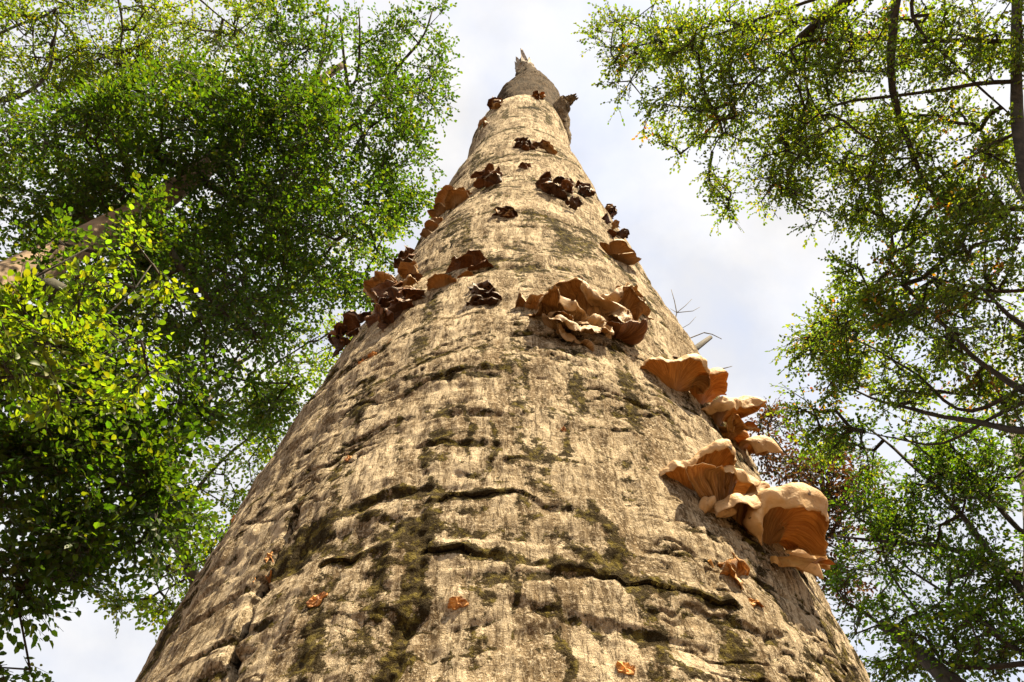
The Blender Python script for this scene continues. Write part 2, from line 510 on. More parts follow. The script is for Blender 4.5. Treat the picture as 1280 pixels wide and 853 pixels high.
def build_trunk(root):
    ys = np.linspace(880, 119, 640)
    zs = []
    cx = np.interp(ys, ER[::-1, 1], (ER[::-1, 0])) * .5 + np.interp(ys, EL[::-1, 1], EL[::-1, 0]) * .5
    for px, py in zip(cx[::8], ys[::8]): zs.append(hit(px, py)[0][2])
    zv = np.interp(ys, ys[::8][::-1], np.array(zs)[::-1])
    zv = np.maximum.accumulate(zv)
    zv = zv[np.concatenate([[True], np.diff(zv) > 1e-5])]
    zv = zv[zv < ZTOP]
    low = np.linspace(-.25, zv[0] - .01, 70)
    dome = ZTOP + np.array([0.0, .03, .055, .075, .09])
    rd = np.array([1, .96, .85, .66, .3])
    Z = np.concatenate([low, zv, dome])
    Rr = np.concatenate([Rz(low), Rz(zv), Rz(ZTOP) * rd])
    front = np.linspace(-R_(78), R_(78), 470)
    back = np.linspace(R_(78), R_(282), 132)[1:-1]
    TH = np.concatenate([front, back])
    nt_, nz = len(TH), len(Z)
    T, ZZ = np.meshgrid(TH, Z)
    RR = np.repeat(Rr[:, None], nt_, 1)
    T = T.astype(np.float32); ZZ = ZZ.astype(np.float32)
    X0, Y0 = RR * np.sin(T), -RR * np.cos(T)
    hgt = np.clip(ZZ - CH, 0, None)
    fade = 1 / (1 + (hgt / 2.2) ** 2)
    d = .024 * perlin(X0 * 2.2, Y0 * 2.2, ZZ * 1.3)
    d += .0075 * fbm(X0 * 1.6, Y0 * 1.6, ZZ * 8.5, 3)                       # rings
    d += .0048 * fbm(X0 * 15, Y0 * 15, ZZ * 3.2, 2) * (.4 + .6 * fade)      # ribs
    jx, jz = .008 * fbm(X0 * 18, Y0 * 18, ZZ * 18, 3), .008 * fbm(X0 * 18 + 40, Y0 * 18, ZZ * 18, 3)
    d += (.0020 * perlin(X0 * 62, Y0 * 62, ZZ * 18) + .0016 * perlin(X0 * 120, Y0 * 120, ZZ * 55)) * fade
    d += .0007 * perlin(X0 * 30, Y0 * 30, ZZ * 110) * fade
    d += (.0028 * fbm(X0 * 15 + 4, Y0 * 15, ZZ * 13, 3) - .003 * np.abs(perlin(X0 * 24, Y0 * 24 + 3, ZZ * 14))) * (.35 + .65 * fade)
    rid = np.abs(perlin(X0 * 5 + jx * 60, Y0 * 5, ZZ * 26 + jz * 60))
    msk = sstep(.02, .35, perlin(X0 * 2.7 + 9, Y0 * 2.7, ZZ * 2.7))
    g = (1 - sstep(0, .07, rid)) * msk
    d -= .0042 * g
    moss = .36 * g + .18 * sstep(.12, .5, fbm(X0 * 4 + 3, Y0 * 4, ZZ * 2.6, 3))
    moss += .40 * sstep(.12, .45, perlin(X0 * 17, Y0 * 17 + 7, ZZ * 2.6))
    crev_shade = .35 * g
    stain = np.zeros_like(d)
    # more rings on the far, upper stem, where the photograph shows them dense
    up = .6 + .4 * sstep(1.0, 2.6, hgt)
    rr2 = np.abs(perlin(X0 * 1.7 + 3, Y0 * 1.7, ZZ * 11))
    g2 = (1 - sstep(.02, .15, rr2)) * up * sstep(-.1, .3, perlin(X0 * 4, Y0 * 4, ZZ * 5 + 30))
    d -= .007 * g2; moss += .62 * g2; crev_shade += .62 * g2 * sstep(1.0, 2.6, hgt)
    # shallow wrinkles lapping round the stem
    wr = fbm(X0 * 1.3 + 8, Y0 * 1.3, ZZ * 15 + 1.2 * perlin(X0 * 5, Y0 * 5, ZZ * 3), 3)
    wm_ = sstep(-.15, .4, perlin(X0 * 3 + 2, Y0 * 3, ZZ * 4 + 11))
    d += .0035 * np.abs(wr) * wm_
    g3 = (1 - sstep(.0, .10, np.abs(wr))) * wm_
    moss += .36 * g3; crev_shade += .30 * g3 * sstep(.15, .5, perlin(X0 * 14, Y0 * 14, ZZ * 14))
    S = T * RR

    def apply(pts, wpx, fn, step_ratio=1.0):
        q = [to_sz(*p) for p in pts]
        w = wpx * np.mean([c[2] for c in q]) / FPX
        a = np.array([[c[0], c[1]] for c in q])
        rr = Rz(a[:, 1])
        for k in range(len(a) - 1):
            lo_t, hi_t = min(a[k, 0], a[k + 1, 0]) - 5 * w / rr[k], max(a[k, 0], a[k + 1, 0]) + 5 * w / rr[k]
            lo_z, hi_z = min(a[k, 1], a[k + 1, 1]) - 7 * w, max(a[k, 1], a[k + 1, 1]) + 7 * w
            i0, i1 = np.searchsorted(Z, lo_z), np.searchsorted(Z, hi_z)
            j0, j1 = np.searchsorted(TH, lo_t), np.searchsorted(TH, hi_t)
            if i1 <= i0 or j1 <= j0: continue
            sl = (slice(i0, i1), slice(j0, j1))
            ax, ay = a[k, 0] * rr[k], a[k, 1]; bx, by = a[k + 1, 0] * rr[k + 1], a[k + 1, 1]
            jj = min(1.0, w / .006) * 1.5
            px_, pz_ = S[sl] + jx[sl] * jj, ZZ[sl] + jz[sl] * jj
            ex, ey = bx - ax, by - ay
            t = np.clip(((px_ - ax) * ex + (pz_ - ay) * ey) / (ex * ex + ey * ey + 1e-12), 0, 1)
            dx, dz = px_ - (ax + t * ex), pz_ - (ay + t * ey)
            fn(sl, np.hypot(dx, dz) / w, dz / w, abs(ex) > abs(ey))
    grv2 = np.zeros_like(d); grv = np.zeros_like(d); mos = np.zeros_like(d); swl = np.zeros_like(d)
    for pts, w, dep, ms_ in CREASES:
        w *= .66; dep *= .34 if dep < .0155 else 1.5
        def fn(sl, q, s, flat):
            if flat and dep < .02:      # the bark above laps over the bark below: a sharp ledge with a hollow under it
                edge = 1 - sstep(2.2, 5.0, np.hypot(q ** 2 - s ** 2, 0) ** .5) if False else (np.sqrt(np.maximum(q * q - s * s, 0)) < 1.5)
                st_ = np.where(s > 0, .75 * np.exp(-s / 2.6), -1.0 * np.exp(s / 1.3)) * dep * edge
                cur = swl[sl]; swl[sl] = np.where(np.abs(st_) > np.abs(cur), st_, cur)
                crev_shade[sl] = np.maximum(crev_shade[sl], min(1.0, .55 + ms_ * .4) * (1 - sstep(.1, .6, np.abs(s + .4))) * edge)  # shade painted into the colour just under the ledge
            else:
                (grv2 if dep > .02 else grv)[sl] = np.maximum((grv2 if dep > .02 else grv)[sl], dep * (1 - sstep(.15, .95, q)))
                crev_shade[sl] = np.maximum(crev_shade[sl], (min(1.0, .55 + ms_ * .4) if dep < .02 else 1.3) * (1 - sstep(.2, .9, q)))
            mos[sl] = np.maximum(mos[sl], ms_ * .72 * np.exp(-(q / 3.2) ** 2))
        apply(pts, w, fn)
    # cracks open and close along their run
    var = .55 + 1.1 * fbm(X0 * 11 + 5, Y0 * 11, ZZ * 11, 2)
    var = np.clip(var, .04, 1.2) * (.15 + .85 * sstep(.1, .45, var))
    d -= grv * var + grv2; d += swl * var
    crev_shade = np.where(((grv > 0) | (swl != 0)) & (grv2 == 0), crev_shade * np.clip(var * 1.5, 0, 1), crev_shade)
    moss = np.maximum(moss, mos)
    for pts, w, s_ in BANDS:
        def fn(sl, q, s, flat):
            mos[sl] = np.maximum(mos[sl], s_ * .9 * np.exp(-(q / 1.05) ** 2))
        apply(pts, w, fn)
    moss = np.clip(np.maximum(moss, mos), 0, 1.2)
    for pts, w, s_ in STAINS:
        def fn(sl, q, s, flat): stain[sl] = np.maximum(stain[sl], s_ * np.exp(-(q / 1.1) ** 2))
        apply(pts, w, fn)
    # rough, crumbly relief where the moss sits
    d += np.clip(mos, 0, 1) * (.0055 * perlin(X0 * 42, Y0 * 42, ZZ * 46) + .0035 * perlin(X0 * 90, Y0 * 90, ZZ * 90)) * (.35 + .65 * fade)
    # root flare
    fl = 1 - sstep(0, .8, ZZ)
    d += .09 * fl * np.cos(T * 5 + 1.0)
    Rf = RR + d * np.clip(RR / .2, 0, 1)
    SURF.update(Z=Z, TH=TH, R=Rf)
    V = np.stack([Rf * np.sin(T) + Xz(ZZ), -Rf * np.cos(T), ZZ], -1).reshape(-1, 3)
    i = np.arange(nz - 1)[:, None] * nt_; j = np.arange(nt_)[None]; j2 = (j + 1) % nt_
    F = np.stack([i + j, i + j2, i + nt_ + j2, i + nt_ + j], -1).reshape(-1, 4)
    top = len(V)
    V = np.concatenate([V, [[Xz(ZTOP), 0, ZTOP + .095]]])
    e = (nz - 1) * nt_
    Ft = np.stack([e + np.arange(nt_), e + (np.arange(nt_) + 1) % nt_, np.full(nt_, top)], -1)
    z1 = lambda a: np.concatenate([a.ravel(), [0.]])
    grey = .75 * sstep(.1, .5, -np.sin(T - R_(12)) * 0 + sstep(R_(50), R_(75), np.abs(T)) * 0) * 0
    me = mesh_np('trunk', V, [F, Ft], {'moss': z1(moss), 'crev_shade': z1(np.clip(crev_shade, 0, 1)), 'stain': z1(stain), 'grey': z1(d * 0 + grey)})
    return add('trunk', me, M_BARK, root)

def rough_tube(pts, rad, sides=40, rows=60, jag=.0, seed=0, amp=.012, grey=1.0):
    """stem with a rough skin and, at its end, a splintered break"""
    pts = np.asarray(pts, float)
    s = np.linspace(0, 1, rows); k = np.linspace(0, 1, len(pts))
    P = np.stack([np.interp(s, k, pts[:, c]) for c in range(3)], -1); rr = np.interp(s, k, rad)
    T = np.gradient(P, axis=0); T /= np.linalg.norm(T, axis=1)[:, None]
    A = np.cross(T, [0, 1, 0]); A /= np.linalg.norm(A, axis=1)[:, None]; B = np.cross(T, A)
    an = np.arange(sides) * 2 * math.pi / sides
    L = np.linalg.norm(pts[-1] - pts[0])
    g = np.stack(np.broadcast_arrays(np.cos(an)[None], np.sin(an)[None], s[:, None] * L / rr.mean()), -1)
    sc_ = 1 + amp / rr[:, None] * (fbm(g[..., 0] * 1.5 + seed, g[..., 1] * 1.5, g[..., 2] * 1.6, 3) + .5 * perlin(g[..., 0] * .7, g[..., 1] * .7 + seed, g[..., 2] * 5))
    ring = P[:, None] + (rr[:, None] * sc_)[..., None] * (np.cos(an)[None, :, None] * A[:, None] + np.sin(an)[None, :, None] * B[:, None])
    r2 = np.random.default_rng(seed + 50)
    j = jag * np.abs(fbm(np.cos(an) * 2.3 + seed, np.sin(an) * 2.3, an * 0, 3) + .25 * r2.normal(size=sides))
    ring += (sstep(.75, 1, s)[:, None] * j[None])[..., None] * T[:, None]
    V = ring.reshape(-1, 3)
    i = np.arange(rows - 1)[:, None] * sides; jj = np.arange(sides)[None]; j2 = (jj + 1) % sides
    F = np.stack([i + jj, i + j2, i + sides + j2, i + sides + jj], -1).reshape(-1, 4)
    c = len(V); V = np.concatenate([V, [P[-1] - T[-1] * rr[-1] * .4]])
    e = (rows - 1) * sides
    Ft = np.stack([e + np.arange(sides), e + (np.arange(sides) + 1) % sides, np.full(sides, c)], -1)
    z = np.zeros(len(V))
    return V, [F, Ft], {'moss': z + .1, 'crev_shade': z, 'stain': z, 'grey': z + grey}

def build_dead_tree():
    root = empty('dead_beech_tree', (0, 0, 0))
    tag(root, 'tall bare dead beech trunk with broken top, studded with fungi', 'tree')
    build_trunk(root)
    # leader above the shoulder: darker, thinner, leaning away
    spec = [(6.5, .05, .24, .07), (7.2, .05, .27, .09), (8.5, .05, .31, .145), (9.2, .05, .27, .174), (9.77, .05, .213, .20), (10.44, .05, .172, .209), (11.62, .05, .102, .178)]
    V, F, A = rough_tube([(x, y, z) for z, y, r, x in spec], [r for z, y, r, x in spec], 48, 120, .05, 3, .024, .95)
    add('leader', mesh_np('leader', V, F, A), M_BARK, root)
    dt = 8.85
    # splintered pale wood at the very top
    V, F, A = rough_tube([at(658, 95, dt + 1.35), at(657.5, 90, dt + 1.5), at(656.5, 87, dt + 1.6)], [.105, .115, .105], 30, 24, .75, 9, .025, 0)
    top = add('broken_top', mesh_np('broken_top', V, F, A), M_WOOD, root)
    V, F, A = rough_tube([at(655, 88, dt + 1.55), at(654.5, 82, dt + 1.75), at(652.5, 75, dt + 2.0)], [.06, .05, .03], 10, 14, .12, 4, .012, 0)
    add('splinter', mesh_np('splinter', V, F, A), M_LIMB, root)
    # torn branch stub on the right shoulder with the bark ridge below it
    b = hit(700, 150)[2]
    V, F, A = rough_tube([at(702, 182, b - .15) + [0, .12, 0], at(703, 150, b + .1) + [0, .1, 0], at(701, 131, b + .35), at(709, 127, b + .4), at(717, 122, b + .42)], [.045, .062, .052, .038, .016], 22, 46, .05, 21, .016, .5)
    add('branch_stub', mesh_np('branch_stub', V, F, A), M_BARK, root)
    # dead snag and thin bare twigs low on the far right side
    b = hit(860, 446)[2] + .5
    V, F = tubes([[at(850, 455, b), at(868, 437, b + .1), at(888, 422, b + .25)]], [[.013, .010, .007]], 9)
    add('dead_snag', mesh_np('dead_snag', V, F), M_DARKLIMB, root)
    P, Q = [], []
    def tw(pts, r):
        P.append([at(x, y, b + .3 + k * .05) for k, (x, y) in enumerate(pts)]); Q.append(list(np.linspace(r, r * .4, len(pts))))
    tw([(848, 424), (862, 423), (880, 416), (890, 418), (902, 424)], .003)
    tw([(842, 408), (846, 391), (843, 376), (839, 362)], .0022)
    tw([(846, 391), (856, 383), (865, 374)], .0018); tw([(846, 391), (866, 389), (875, 384)], .0018); tw([(846, 391), (838, 386)], .0015)
    tw([(850, 412), (862, 405), (870, 396)], .0016); tw([(862, 446), (870, 443), (878, 428)], .0018)
    tw([(900, 462), (915, 458)], .003)
    V, F = tubes(P, Q, 4)
    add('twig', mesh_np('twig', V, F), M_LIMB, root)
    # pecked and torn spots of orange wood
    for k, (x, y, wpx, hpx, rot) in enumerate([(319, 714, 20, 11, .3), (330, 690, 7, 9, .0), (396, 747, 26, 11, .55), (571, 749, 22, 8, .05), (785, 827, 22, 10, -.35), (432, 568, 8, 6, .2), (705, 535, 6, 4, 0), (466, 445, 12, 5, .4), (452, 453, 10, 4, .4), (290, 648, 8, 8, .3)]):
        p, n, t = hit(x, y)
        w, h = wpx * t / FPX / 2, hpx * t / FPX / 2 * 1.6
        side = np.cross(n, [0, 0, 1]) * -1; upv = np.array([0, 0, 1.])
        side, upv = side * math.cos(rot) + upv * math.sin(rot), upv * math.cos(rot) - side * math.sin(rot)
        m = 18; an = np.arange(m) * 2 * math.pi / m
        r2 = np.random.default_rng(k + 3)
        jag = 1 + .35 * perlin(np.cos(an) * 1.4 + k * 3, np.sin(an) * 1.4, an * 0) + .10 * r2.normal(size=m).clip(-1, 1)
        def loop(f): return p + (np.cos(an) * jag * w * f)[:, None] * side + (np.sin(an) * jag * h * f)[:, None] * upv
        lip = .0012 + .001 * np.abs(r2.normal(size=m)) * (1 + np.sin(an))
        V = np.concatenate([on_bark(loop(1.12), np.full(m, -.004)), on_bark(loop(1.0), lip), on_bark(loop(.62), .0016 + .0012 * r2.normal(size=m)), on_bark([p], [.001])])
        j = np.arange(m); j2 = (j + 1) % m
        F = np.concatenate([np.stack([j, j2, m + j2, m + j], -1), np.stack([m + j, m + j2, 2 * m + j2, 2 * m + j], -1)])
        Ft = np.stack([2 * m + j, 2 * m + j2, np.full(m, 3 * m)], -1)
        add('bark_wound', mesh_np('bark_wound', V, [F, Ft], smooth=False), M_WOUND, root)
    return root
build_dead_tree()
# ------------------------------------------------------------------ fungi
def rot_about(v, ax, a):
    return v * math.cos(a) + np.cross(ax, v) * math.sin(a) + ax * (ax @ v) * (1 - math.cos(a))

def cap_mesh(P, out, side, upv, L, wf=1.0, amax=1.5, prof=(.5, .15, -.9), ruf=.12, k=3, curl=.5, k2=2, thick=.06, seed=0, nu=20, nv=36, lobe=.15, crump=.0, skew=0.0, tear=.0, roll0=.5):
    """one fan-shaped cap. L radial length; prof: slope of the cap at the stem, in the middle and at the rim (radians, negative = rolled down);
    ruf/k: height and number of the waves of the rim; curl/k2: how much the roll of the rim varies round the cap"""
    r2 = np.random.default_rng(seed)
    ph = r2.random(6) * 6.28
    a = np.linspace(-amax, amax, nv)[None]; u = np.linspace(0, 1, nu)[:, None]
    ell = L * (1 + lobe * np.sin(2.3 * a + ph[0]) + lobe * .6 * np.sin(5.1 * a + ph[1]) + skew * np.sin(a)) * (.62 + .38 * np.cos(a * .8))
    if tear: ell = ell * (1 - tear * np.clip(perlin(a * 3 + seed, a * 0, a * 0 + .5) * 2, 0, 1))
    w1, w2 = sstep(0, .6, u), sstep(roll0, 1, u)
    E = prof[0] + (prof[1] - prof[0]) * w1 + (prof[2] - prof[1]) * w2 + curl * w2 * np.sin(k2 * a + ph[2]) + .5 * curl * w2 * np.sin((k2 * 2 + 1) * a + ph[3])
    ds = ell / (nu - 1)
    r = np.cumsum(np.cos(E) * ds, 0); z = np.cumsum(np.sin(E) * ds, 0)
    wv = u ** 1.6 * (np.sin(k * a + ph[4]) + .5 * np.sin((2 * k + 1) * a + ph[5]))
    z = z + ruf * L * wv + .045 * L * u ** 2 * fbm(a * 2.6 + seed, u * 1.5 + a * 0, a * 0, 3)
    z = z + .022 * L * sstep(.15, .7, u) * fbm(a * 7 + seed * 3, u * 2.2 + a * 0, a * 0 + .7, 3)
    r = r * (1 + .05 * u ** 4 * fbm(a * 9 + seed, a * 0, a * 0 + .1, 3))
    r = r * (1 + .09 * u * fbm(a * 3.1 + seed + 9, u * 0 + a * 0, a * 0 + .3, 3))
    a2 = a + .16 * u * np.sin(k * a + ph[5])
    Q = np.stack([r * np.cos(a2), r * np.sin(a2) * wf, z + 0 * a], -1)
    if crump:
        q = Q / L
        Q = Q + crump * L * np.stack([fbm(q[..., 0] * 3 + seed + c * 9, q[..., 1] * 3, q[..., 2] * 3 + c, 3) for c in range(3)], -1) * (.25 + .75 * u[..., None])
    du = np.gradient(Q, axis=0); dv = np.gradient(Q, axis=1)
    n = np.cross(du, dv); n /= np.linalg.norm(n, axis=-1)[..., None] + 1e-9
    th = thick * L * ((1 - u) ** 1.5 * 1.7 + .30 * np.sqrt(np.clip(1 - u ** 5, 0, 1)) + .05)
    gl = 1 + .16 * np.sin(a * 34 + ph[0]) * sstep(.1, .5, u)
    Bt = Q - n * (th * gl)[..., None]
    fr = np.stack([out, side, upv])
    top = P + Q.reshape(-1, 3) @ fr; bot = P + Bt.reshape(-1, 3) @ fr
    V = np.concatenate([top, bot]); m = nu * nv
    i = np.arange(nu - 1)[:, None] * nv + np.arange(nv - 1)[None]
    Ft = np.stack([i, i + nv, i + nv + 1, i + 1], -1).reshape(-1, 4)
    Fb = m + Ft[:, ::-1]
    j = (nu - 1) * nv + np.arange(nv - 1)
    Fr = np.stack([j, m + j, m + j + 1, j + 1], -1)
    s0 = np.arange(nu - 1) * nv; s1 = s0 + nv - 1
    Fs = np.concatenate([np.stack([s0, m + s0, m + s0 + nv, s0 + nv], -1), np.stack([s1, s1 + nv, m + s1 + nv, m + s1], -1)])
    b = np.broadcast_to
    gill = np.concatenate([np.zeros(m), np.ones(m)])
    gill[m + (nu - 1) * nv:] = .3
    return mesh_np('cap', V, [Ft, Fb, Fr, Fs], {'gill': gill, 'ang': np.tile(b(a, (nu, nv)).ravel(), 2) + seed * 1.7, 'rad': np.tile(b(u, (nu, nv)).ravel(), 2)})

def frame_at(px, py, roll=0, tilt=0, yaw=0, lift=0.0):
    p, n, t = hit(px, py)
    upv = np.array([0, 0, 1.]); side = np.cross(upv, n)      # side points to the viewer's right
    upv, side = rot_about(upv, n, roll), rot_about(side, n, roll)
    n2, upv = rot_about(n, side, -tilt), rot_about(upv, side, -tilt)
    n3, side = rot_about(n2, upv, yaw), rot_about(side, upv, yaw)
    return p + n * lift, n3, side, upv, t

def fungus(label, caps, group=None, name='bracket_fungus'):
    """caps: list of (px, py, Lpx, material, dict of shape settings); the first pixel is where the cluster is rooted"""
    x0, y0 = np.mean([c[0] for c in caps]), np.mean([c[1] for c in caps])
    p0, n0, t0 = hit(x0, y0)
    root = empty(name, p0)
    tag(root, label, 'fungus', group)
    for k, (x, y, Lp, mat, kw) in enumerate(caps):
        kw = dict(kw)
        fr = {q: kw.pop(q) for q in ('roll', 'tilt', 'yaw', 'lift') if q in kw}
        P, o, s, u, t = frame_at(x, y, **fr)
        L = Lp * t / FPX
        if 'seed' not in kw: kw['seed'] = int(x * 3 + y * 7)
        if Lp < 16: kw.setdefault('nu', 9); kw.setdefault('nv', 16)
        elif Lp < 34: kw.setdefault('nu', 14); kw.setdefault('nv', 26)
        me = cap_mesh(P - p0 - o * .012, o, s, u, L, **kw)
        add(kw.get('pn', 'cap'), me, mat, root)
    return root

def clump(label, cx, cy, w, h, n, Lp, mats, seed, group=None, kw=None, slope=0.0):
    """a crowded tuft of small crumpled caps filling an area of the bark"""
    r2 = np.random.default_rng(seed)
    caps = []
    for i in range(n):
        dx, dy = (r2.random() * 2 - 1) * w, (r2.random() * 2 - 1) * h
        d = dict(roll=r2.normal() * .5, tilt=.15 + r2.normal() * .45, yaw=r2.normal() * .5, prof=(.4 + r2.normal() * .3, .1, -.9 + r2.normal() * .8),
                 ruf=.2, k=3, curl=.8, k2=2, thick=.09, seed=seed * 31 + i, crump=.14, amax=1.3 + r2.random() * .5, lift=r2.random() * .015)
        d.update(kw or {})
        caps.append((cx + dx, cy + dy + dx * slope, Lp * (.65 + .7 * r2.random()), mats[i % len(mats)], d))
    return fungus(label, caps, group)

G1 = 'pale fungi on the right of the trunk'
fungus('big pale cluster of seven curled fungus caps low on the right of the trunk', [
    (868, 612, 84, M_PALE, dict(roll=.02, tilt=.10, prof=(.35, .3, -1.9), roll0=.62, ruf=.05, k=2, curl=.35, wf=.86, amax=1.45, seed=3, nu=34, nv=60, thick=.06, crump=.035)),
    (886, 634, 62, M_PALE, dict(roll=-.5, tilt=-.1, yaw=-.5, prof=(.5, -.6, -2.4), roll0=.35, ruf=.14, k=3, curl=.6, amax=1.2, seed=9, nu=30, nv=54, tear=.35, thick=.06)),
    (905, 640, 92, M_PALE, dict(roll=.65, tilt=.25, yaw=.2, prof=(.5, .45, -1.2), roll0=.55, ruf=.11, k=2, curl=.9, k2=1.6, amax=1.25, seed=14, nu=34, nv=60, thick=.06, crump=.04)),
    (928, 656, 92, M_PALE, dict(roll=.42, tilt=.15, yaw=.1, prof=(.5, .2, -2.0), roll0=.5, ruf=.12, k=3, curl=.8, wf=.8, amax=1.3, seed=17, nu=34, nv=60, thick=.06, crump=.035)),
    (952, 676, 116, M_PALE, dict(roll=.30, tilt=.08, yaw=.1, prof=(.5, .1, -2.3), roll0=.42, ruf=.10, k=3, curl=.7, wf=.9, amax=1.4, seed=22, nu=40, nv=72, thick=.06, crump=.045)),
    (985, 692, 74, M_PALE, dict(roll=.7, tilt=-.35, yaw=.1, prof=(.4, -.3, -1.6), roll0=.4, ruf=.08, k=2, curl=.5, wf=.4, amax=1.2, seed=28, nu=24, nv=36, thick=.08)),
    (966, 700, 58, M_TORN, dict(roll=.5, tilt=-.5, yaw=.1, prof=(.2, -.3, -.6), ruf=.1, k=4, curl=.4, amax=1.0, seed=25, crump=.1, tear=.5)),
])
fungus('pale curled fungus cap with orange gills, upper of the right-hand row', [
    (842, 482, 70, M_PALE, dict(roll=.30, tilt=.12, prof=(.35, .3, -1.7), roll0=.6, ruf=.09, k=2, curl=.5, wf=.95, amax=1.4, seed=31, nu=30, nv=54, thick=.06, crump=.04)),
    (876, 500, 54, M_TORN, dict(roll=.5, tilt=.1, yaw=.2, prof=(.4, .35, -.9), ruf=.08, k=2, curl=.5, amax=1.3, seed=33, nu=24, nv=44)),
    (846, 448, 9, M_BROWN, dict(crump=.1, seed=35))])
fungus('torn pale fungus with orange flesh between the lone cap and big cluster', [
    (896, 524, 68, M_PALE, dict(roll=.40, tilt=.2, prof=(.4, .1, -2.1), roll0=.45, ruf=.10, k=2, curl=.6, wf=.85, amax=1.35, seed=41, nu=30, nv=52, crump=.05, thick=.06)),
    (912, 545, 42, M_TORN, dict(roll=.4, tilt=.0, prof=(.3, .0, -.5), ruf=.14, k=5, curl=.5, amax=1.3, seed=43, crump=.16, tear=.4)),
    (926, 560, 66, M_PALE, dict(roll=.8, tilt=-.1, yaw=.3, prof=(.4, -.2, -1.9), ruf=.08, k=2, curl=.4, wf=.75, amax=1.2, seed=47, nu=26, nv=44))])
fungus('small torn orange fungus stump below the big pale cluster', [
    (914, 724, 40, M_TORN, dict(tilt=.3, roll=.2, prof=(.8, .3, .6), ruf=.2, k=5, curl=.6, crump=.2, amax=2.2, seed=51, nu=22, nv=40)),
    (920, 732, 34, M_PALE, dict(tilt=-.2, roll=-.3, prof=(.5, -.3, -1.2), ruf=.2, k=4, curl=.6, crump=.2, seed=52)),
    (930, 748, 28, M_TORN, dict(tilt=-.9, roll=.5, prof=(.1, -.3, -.5), ruf=.1, crump=.25, tear=.5, wf=.5, seed=53)),
    (936, 758, 18, M_TORN, dict(tilt=-1.0, roll=.5, crump=.25, wf=.5, seed=54))])
fungus('large crumpled tan fungus cluster casting a long shadow mid trunk', [
    (738, 408, 80, M_TAN, dict(roll=-.1, tilt=.25, prof=(.5, .3, -2.4), roll0=.42, ruf=.16, k=3, curl=1.15, k2=3, wf=1.1, amax=1.4, seed=61, nu=28, nv=56, crump=.13)),
    (718, 419, 56, M_TAN, dict(roll=.25, tilt=-.35, prof=(.2, -.2, -.4), ruf=.18, k=3, curl=1.15, amax=1.3, seed=62, nu=26, nv=50, crump=.13)),
    (770, 404, 74, M_TAN, dict(roll=.3, tilt=.2, prof=(.5, .3, -2.5), roll0=.42, ruf=.2, k=4, curl=1.15, k2=3, amax=1.4, seed=63, nu=28, nv=56, crump=.13)),
    (768, 422, 44, M_BROWN, dict(roll=.1, tilt=-.55, prof=(.1, -.1, .3), ruf=.16, k=5, curl=1.15, amax=1.2, seed=64, nu=24, nv=50)),
    (694, 406, 58, M_TAN, dict(roll=-.25, tilt=.05, prof=(.4, .1, -2.3), roll0=.45, ruf=.22, k=2, curl=1.15, wf=1.2, amax=1.3, seed=65, nu=24, nv=46, crump=.13)),
    (660, 394, 38, M_TAN, dict(roll=-.5, tilt=.05, prof=(.3, .1, -.7), ruf=.24, k=3, curl=1.15, amax=1.3, seed=66, nu=22, nv=40, crump=.13)),
    (712, 379, 41, M_BROWN, dict(roll=-.2, tilt=.5, prof=(.6, .3, .3), ruf=.2, k=3, curl=1.15, amax=1.5, seed=67, crump=.13)),
    (795, 392, 37, M_TAN, dict(roll=.5, tilt=.35, prof=(.4, .4, -.8), ruf=.2, k=4, curl=1.15, amax=1.4, seed=68, crump=.13)),
    (720, 429, 37, M_TAN, dict(roll=-.4, tilt=-.6, prof=(.1, -.3, .2), ruf=.2, k=2, curl=1.15, amax=1.1, seed=69, crump=.13)),
    (702, 414, 46, M_TAN, dict(roll=-.2, tilt=.1, prof=(.5, -.3, -2.3), roll0=.35, ruf=.16, k=3, curl=.8, amax=1.3, seed=161, nu=24, nv=44, crump=.10, thick=.07)),
    (738, 416, 52, M_TAN, dict(roll=.1, tilt=.15, prof=(.5, -.2, -2.4), roll0=.35, ruf=.18, k=3, curl=.9, amax=1.3, seed=162, nu=26, nv=48, crump=.10, thick=.07)),
    (772, 410, 48, M_TAN, dict(roll=.35, tilt=.15, prof=(.5, -.2, -2.2), roll0=.4, ruf=.18, k=4, curl=.8, amax=1.3, seed=163, nu=24, nv=44, crump=.10, thick=.07))])
clump('black-brown rotten fungus tuft left of the large tan cluster', 606, 374, 14, 12, 11, 17, [M_DARK, M_DARK, M_DARK, M_BROWN], 7)
fungus('smooth round tan fungus cap with brown crumple beside it, left of centre', [
    (552, 362, 30, M_TAN, dict(roll=-.15, tilt=.15, prof=(.5, .5, -1.0), ruf=.02, k=2, curl=.15, wf=.95, amax=1.5, seed=71, lobe=.05, thick=.08, nu=22, nv=40)),
    (566, 356, 16, M_TAN, dict(tilt=.1, prof=(.3, .3, -1.2), ruf=.04, curl=.2, seed=73)),
    (583, 347, 17, M_TAN, dict(roll=-.1, tilt=.1, prof=(.5, .4, -1.2), ruf=.02, k=2, curl=.1, amax=1.6, seed=72, lobe=.04, thick=.12)),
    (574, 334, 24, M_BROWN, dict(roll=-.4, tilt=.3, prof=(.4, .1, -.9), ruf=.2, k=3, curl=.8, seed=74, crump=.1)),
    (592, 330, 24, M_BROWN, dict(roll=.2, tilt=.2, prof=(.4, .2, -.7), ruf=.2, k=3, curl=.8, seed=75, crump=.1)),
    (600, 336, 20, M_BROWN, dict(roll=.3, tilt=-.1, prof=(.3, .0, -.8), ruf=.15, k=3, curl=.6, seed=76, crump=.1))])
clump('wide red-brown fungus tuft of many layered caps on the left side', 497, 378, 24, 22, 20, 25, [M_BROWN, M_BROWN, M_TAN, M_DARK], 8, slope=-.5)
clump('dark brown fungus tuft at the left edge, lowest on that side', 436, 418, 14, 12, 9, 18, [M_DARK, M_BROWN], 10, slope=-.6)
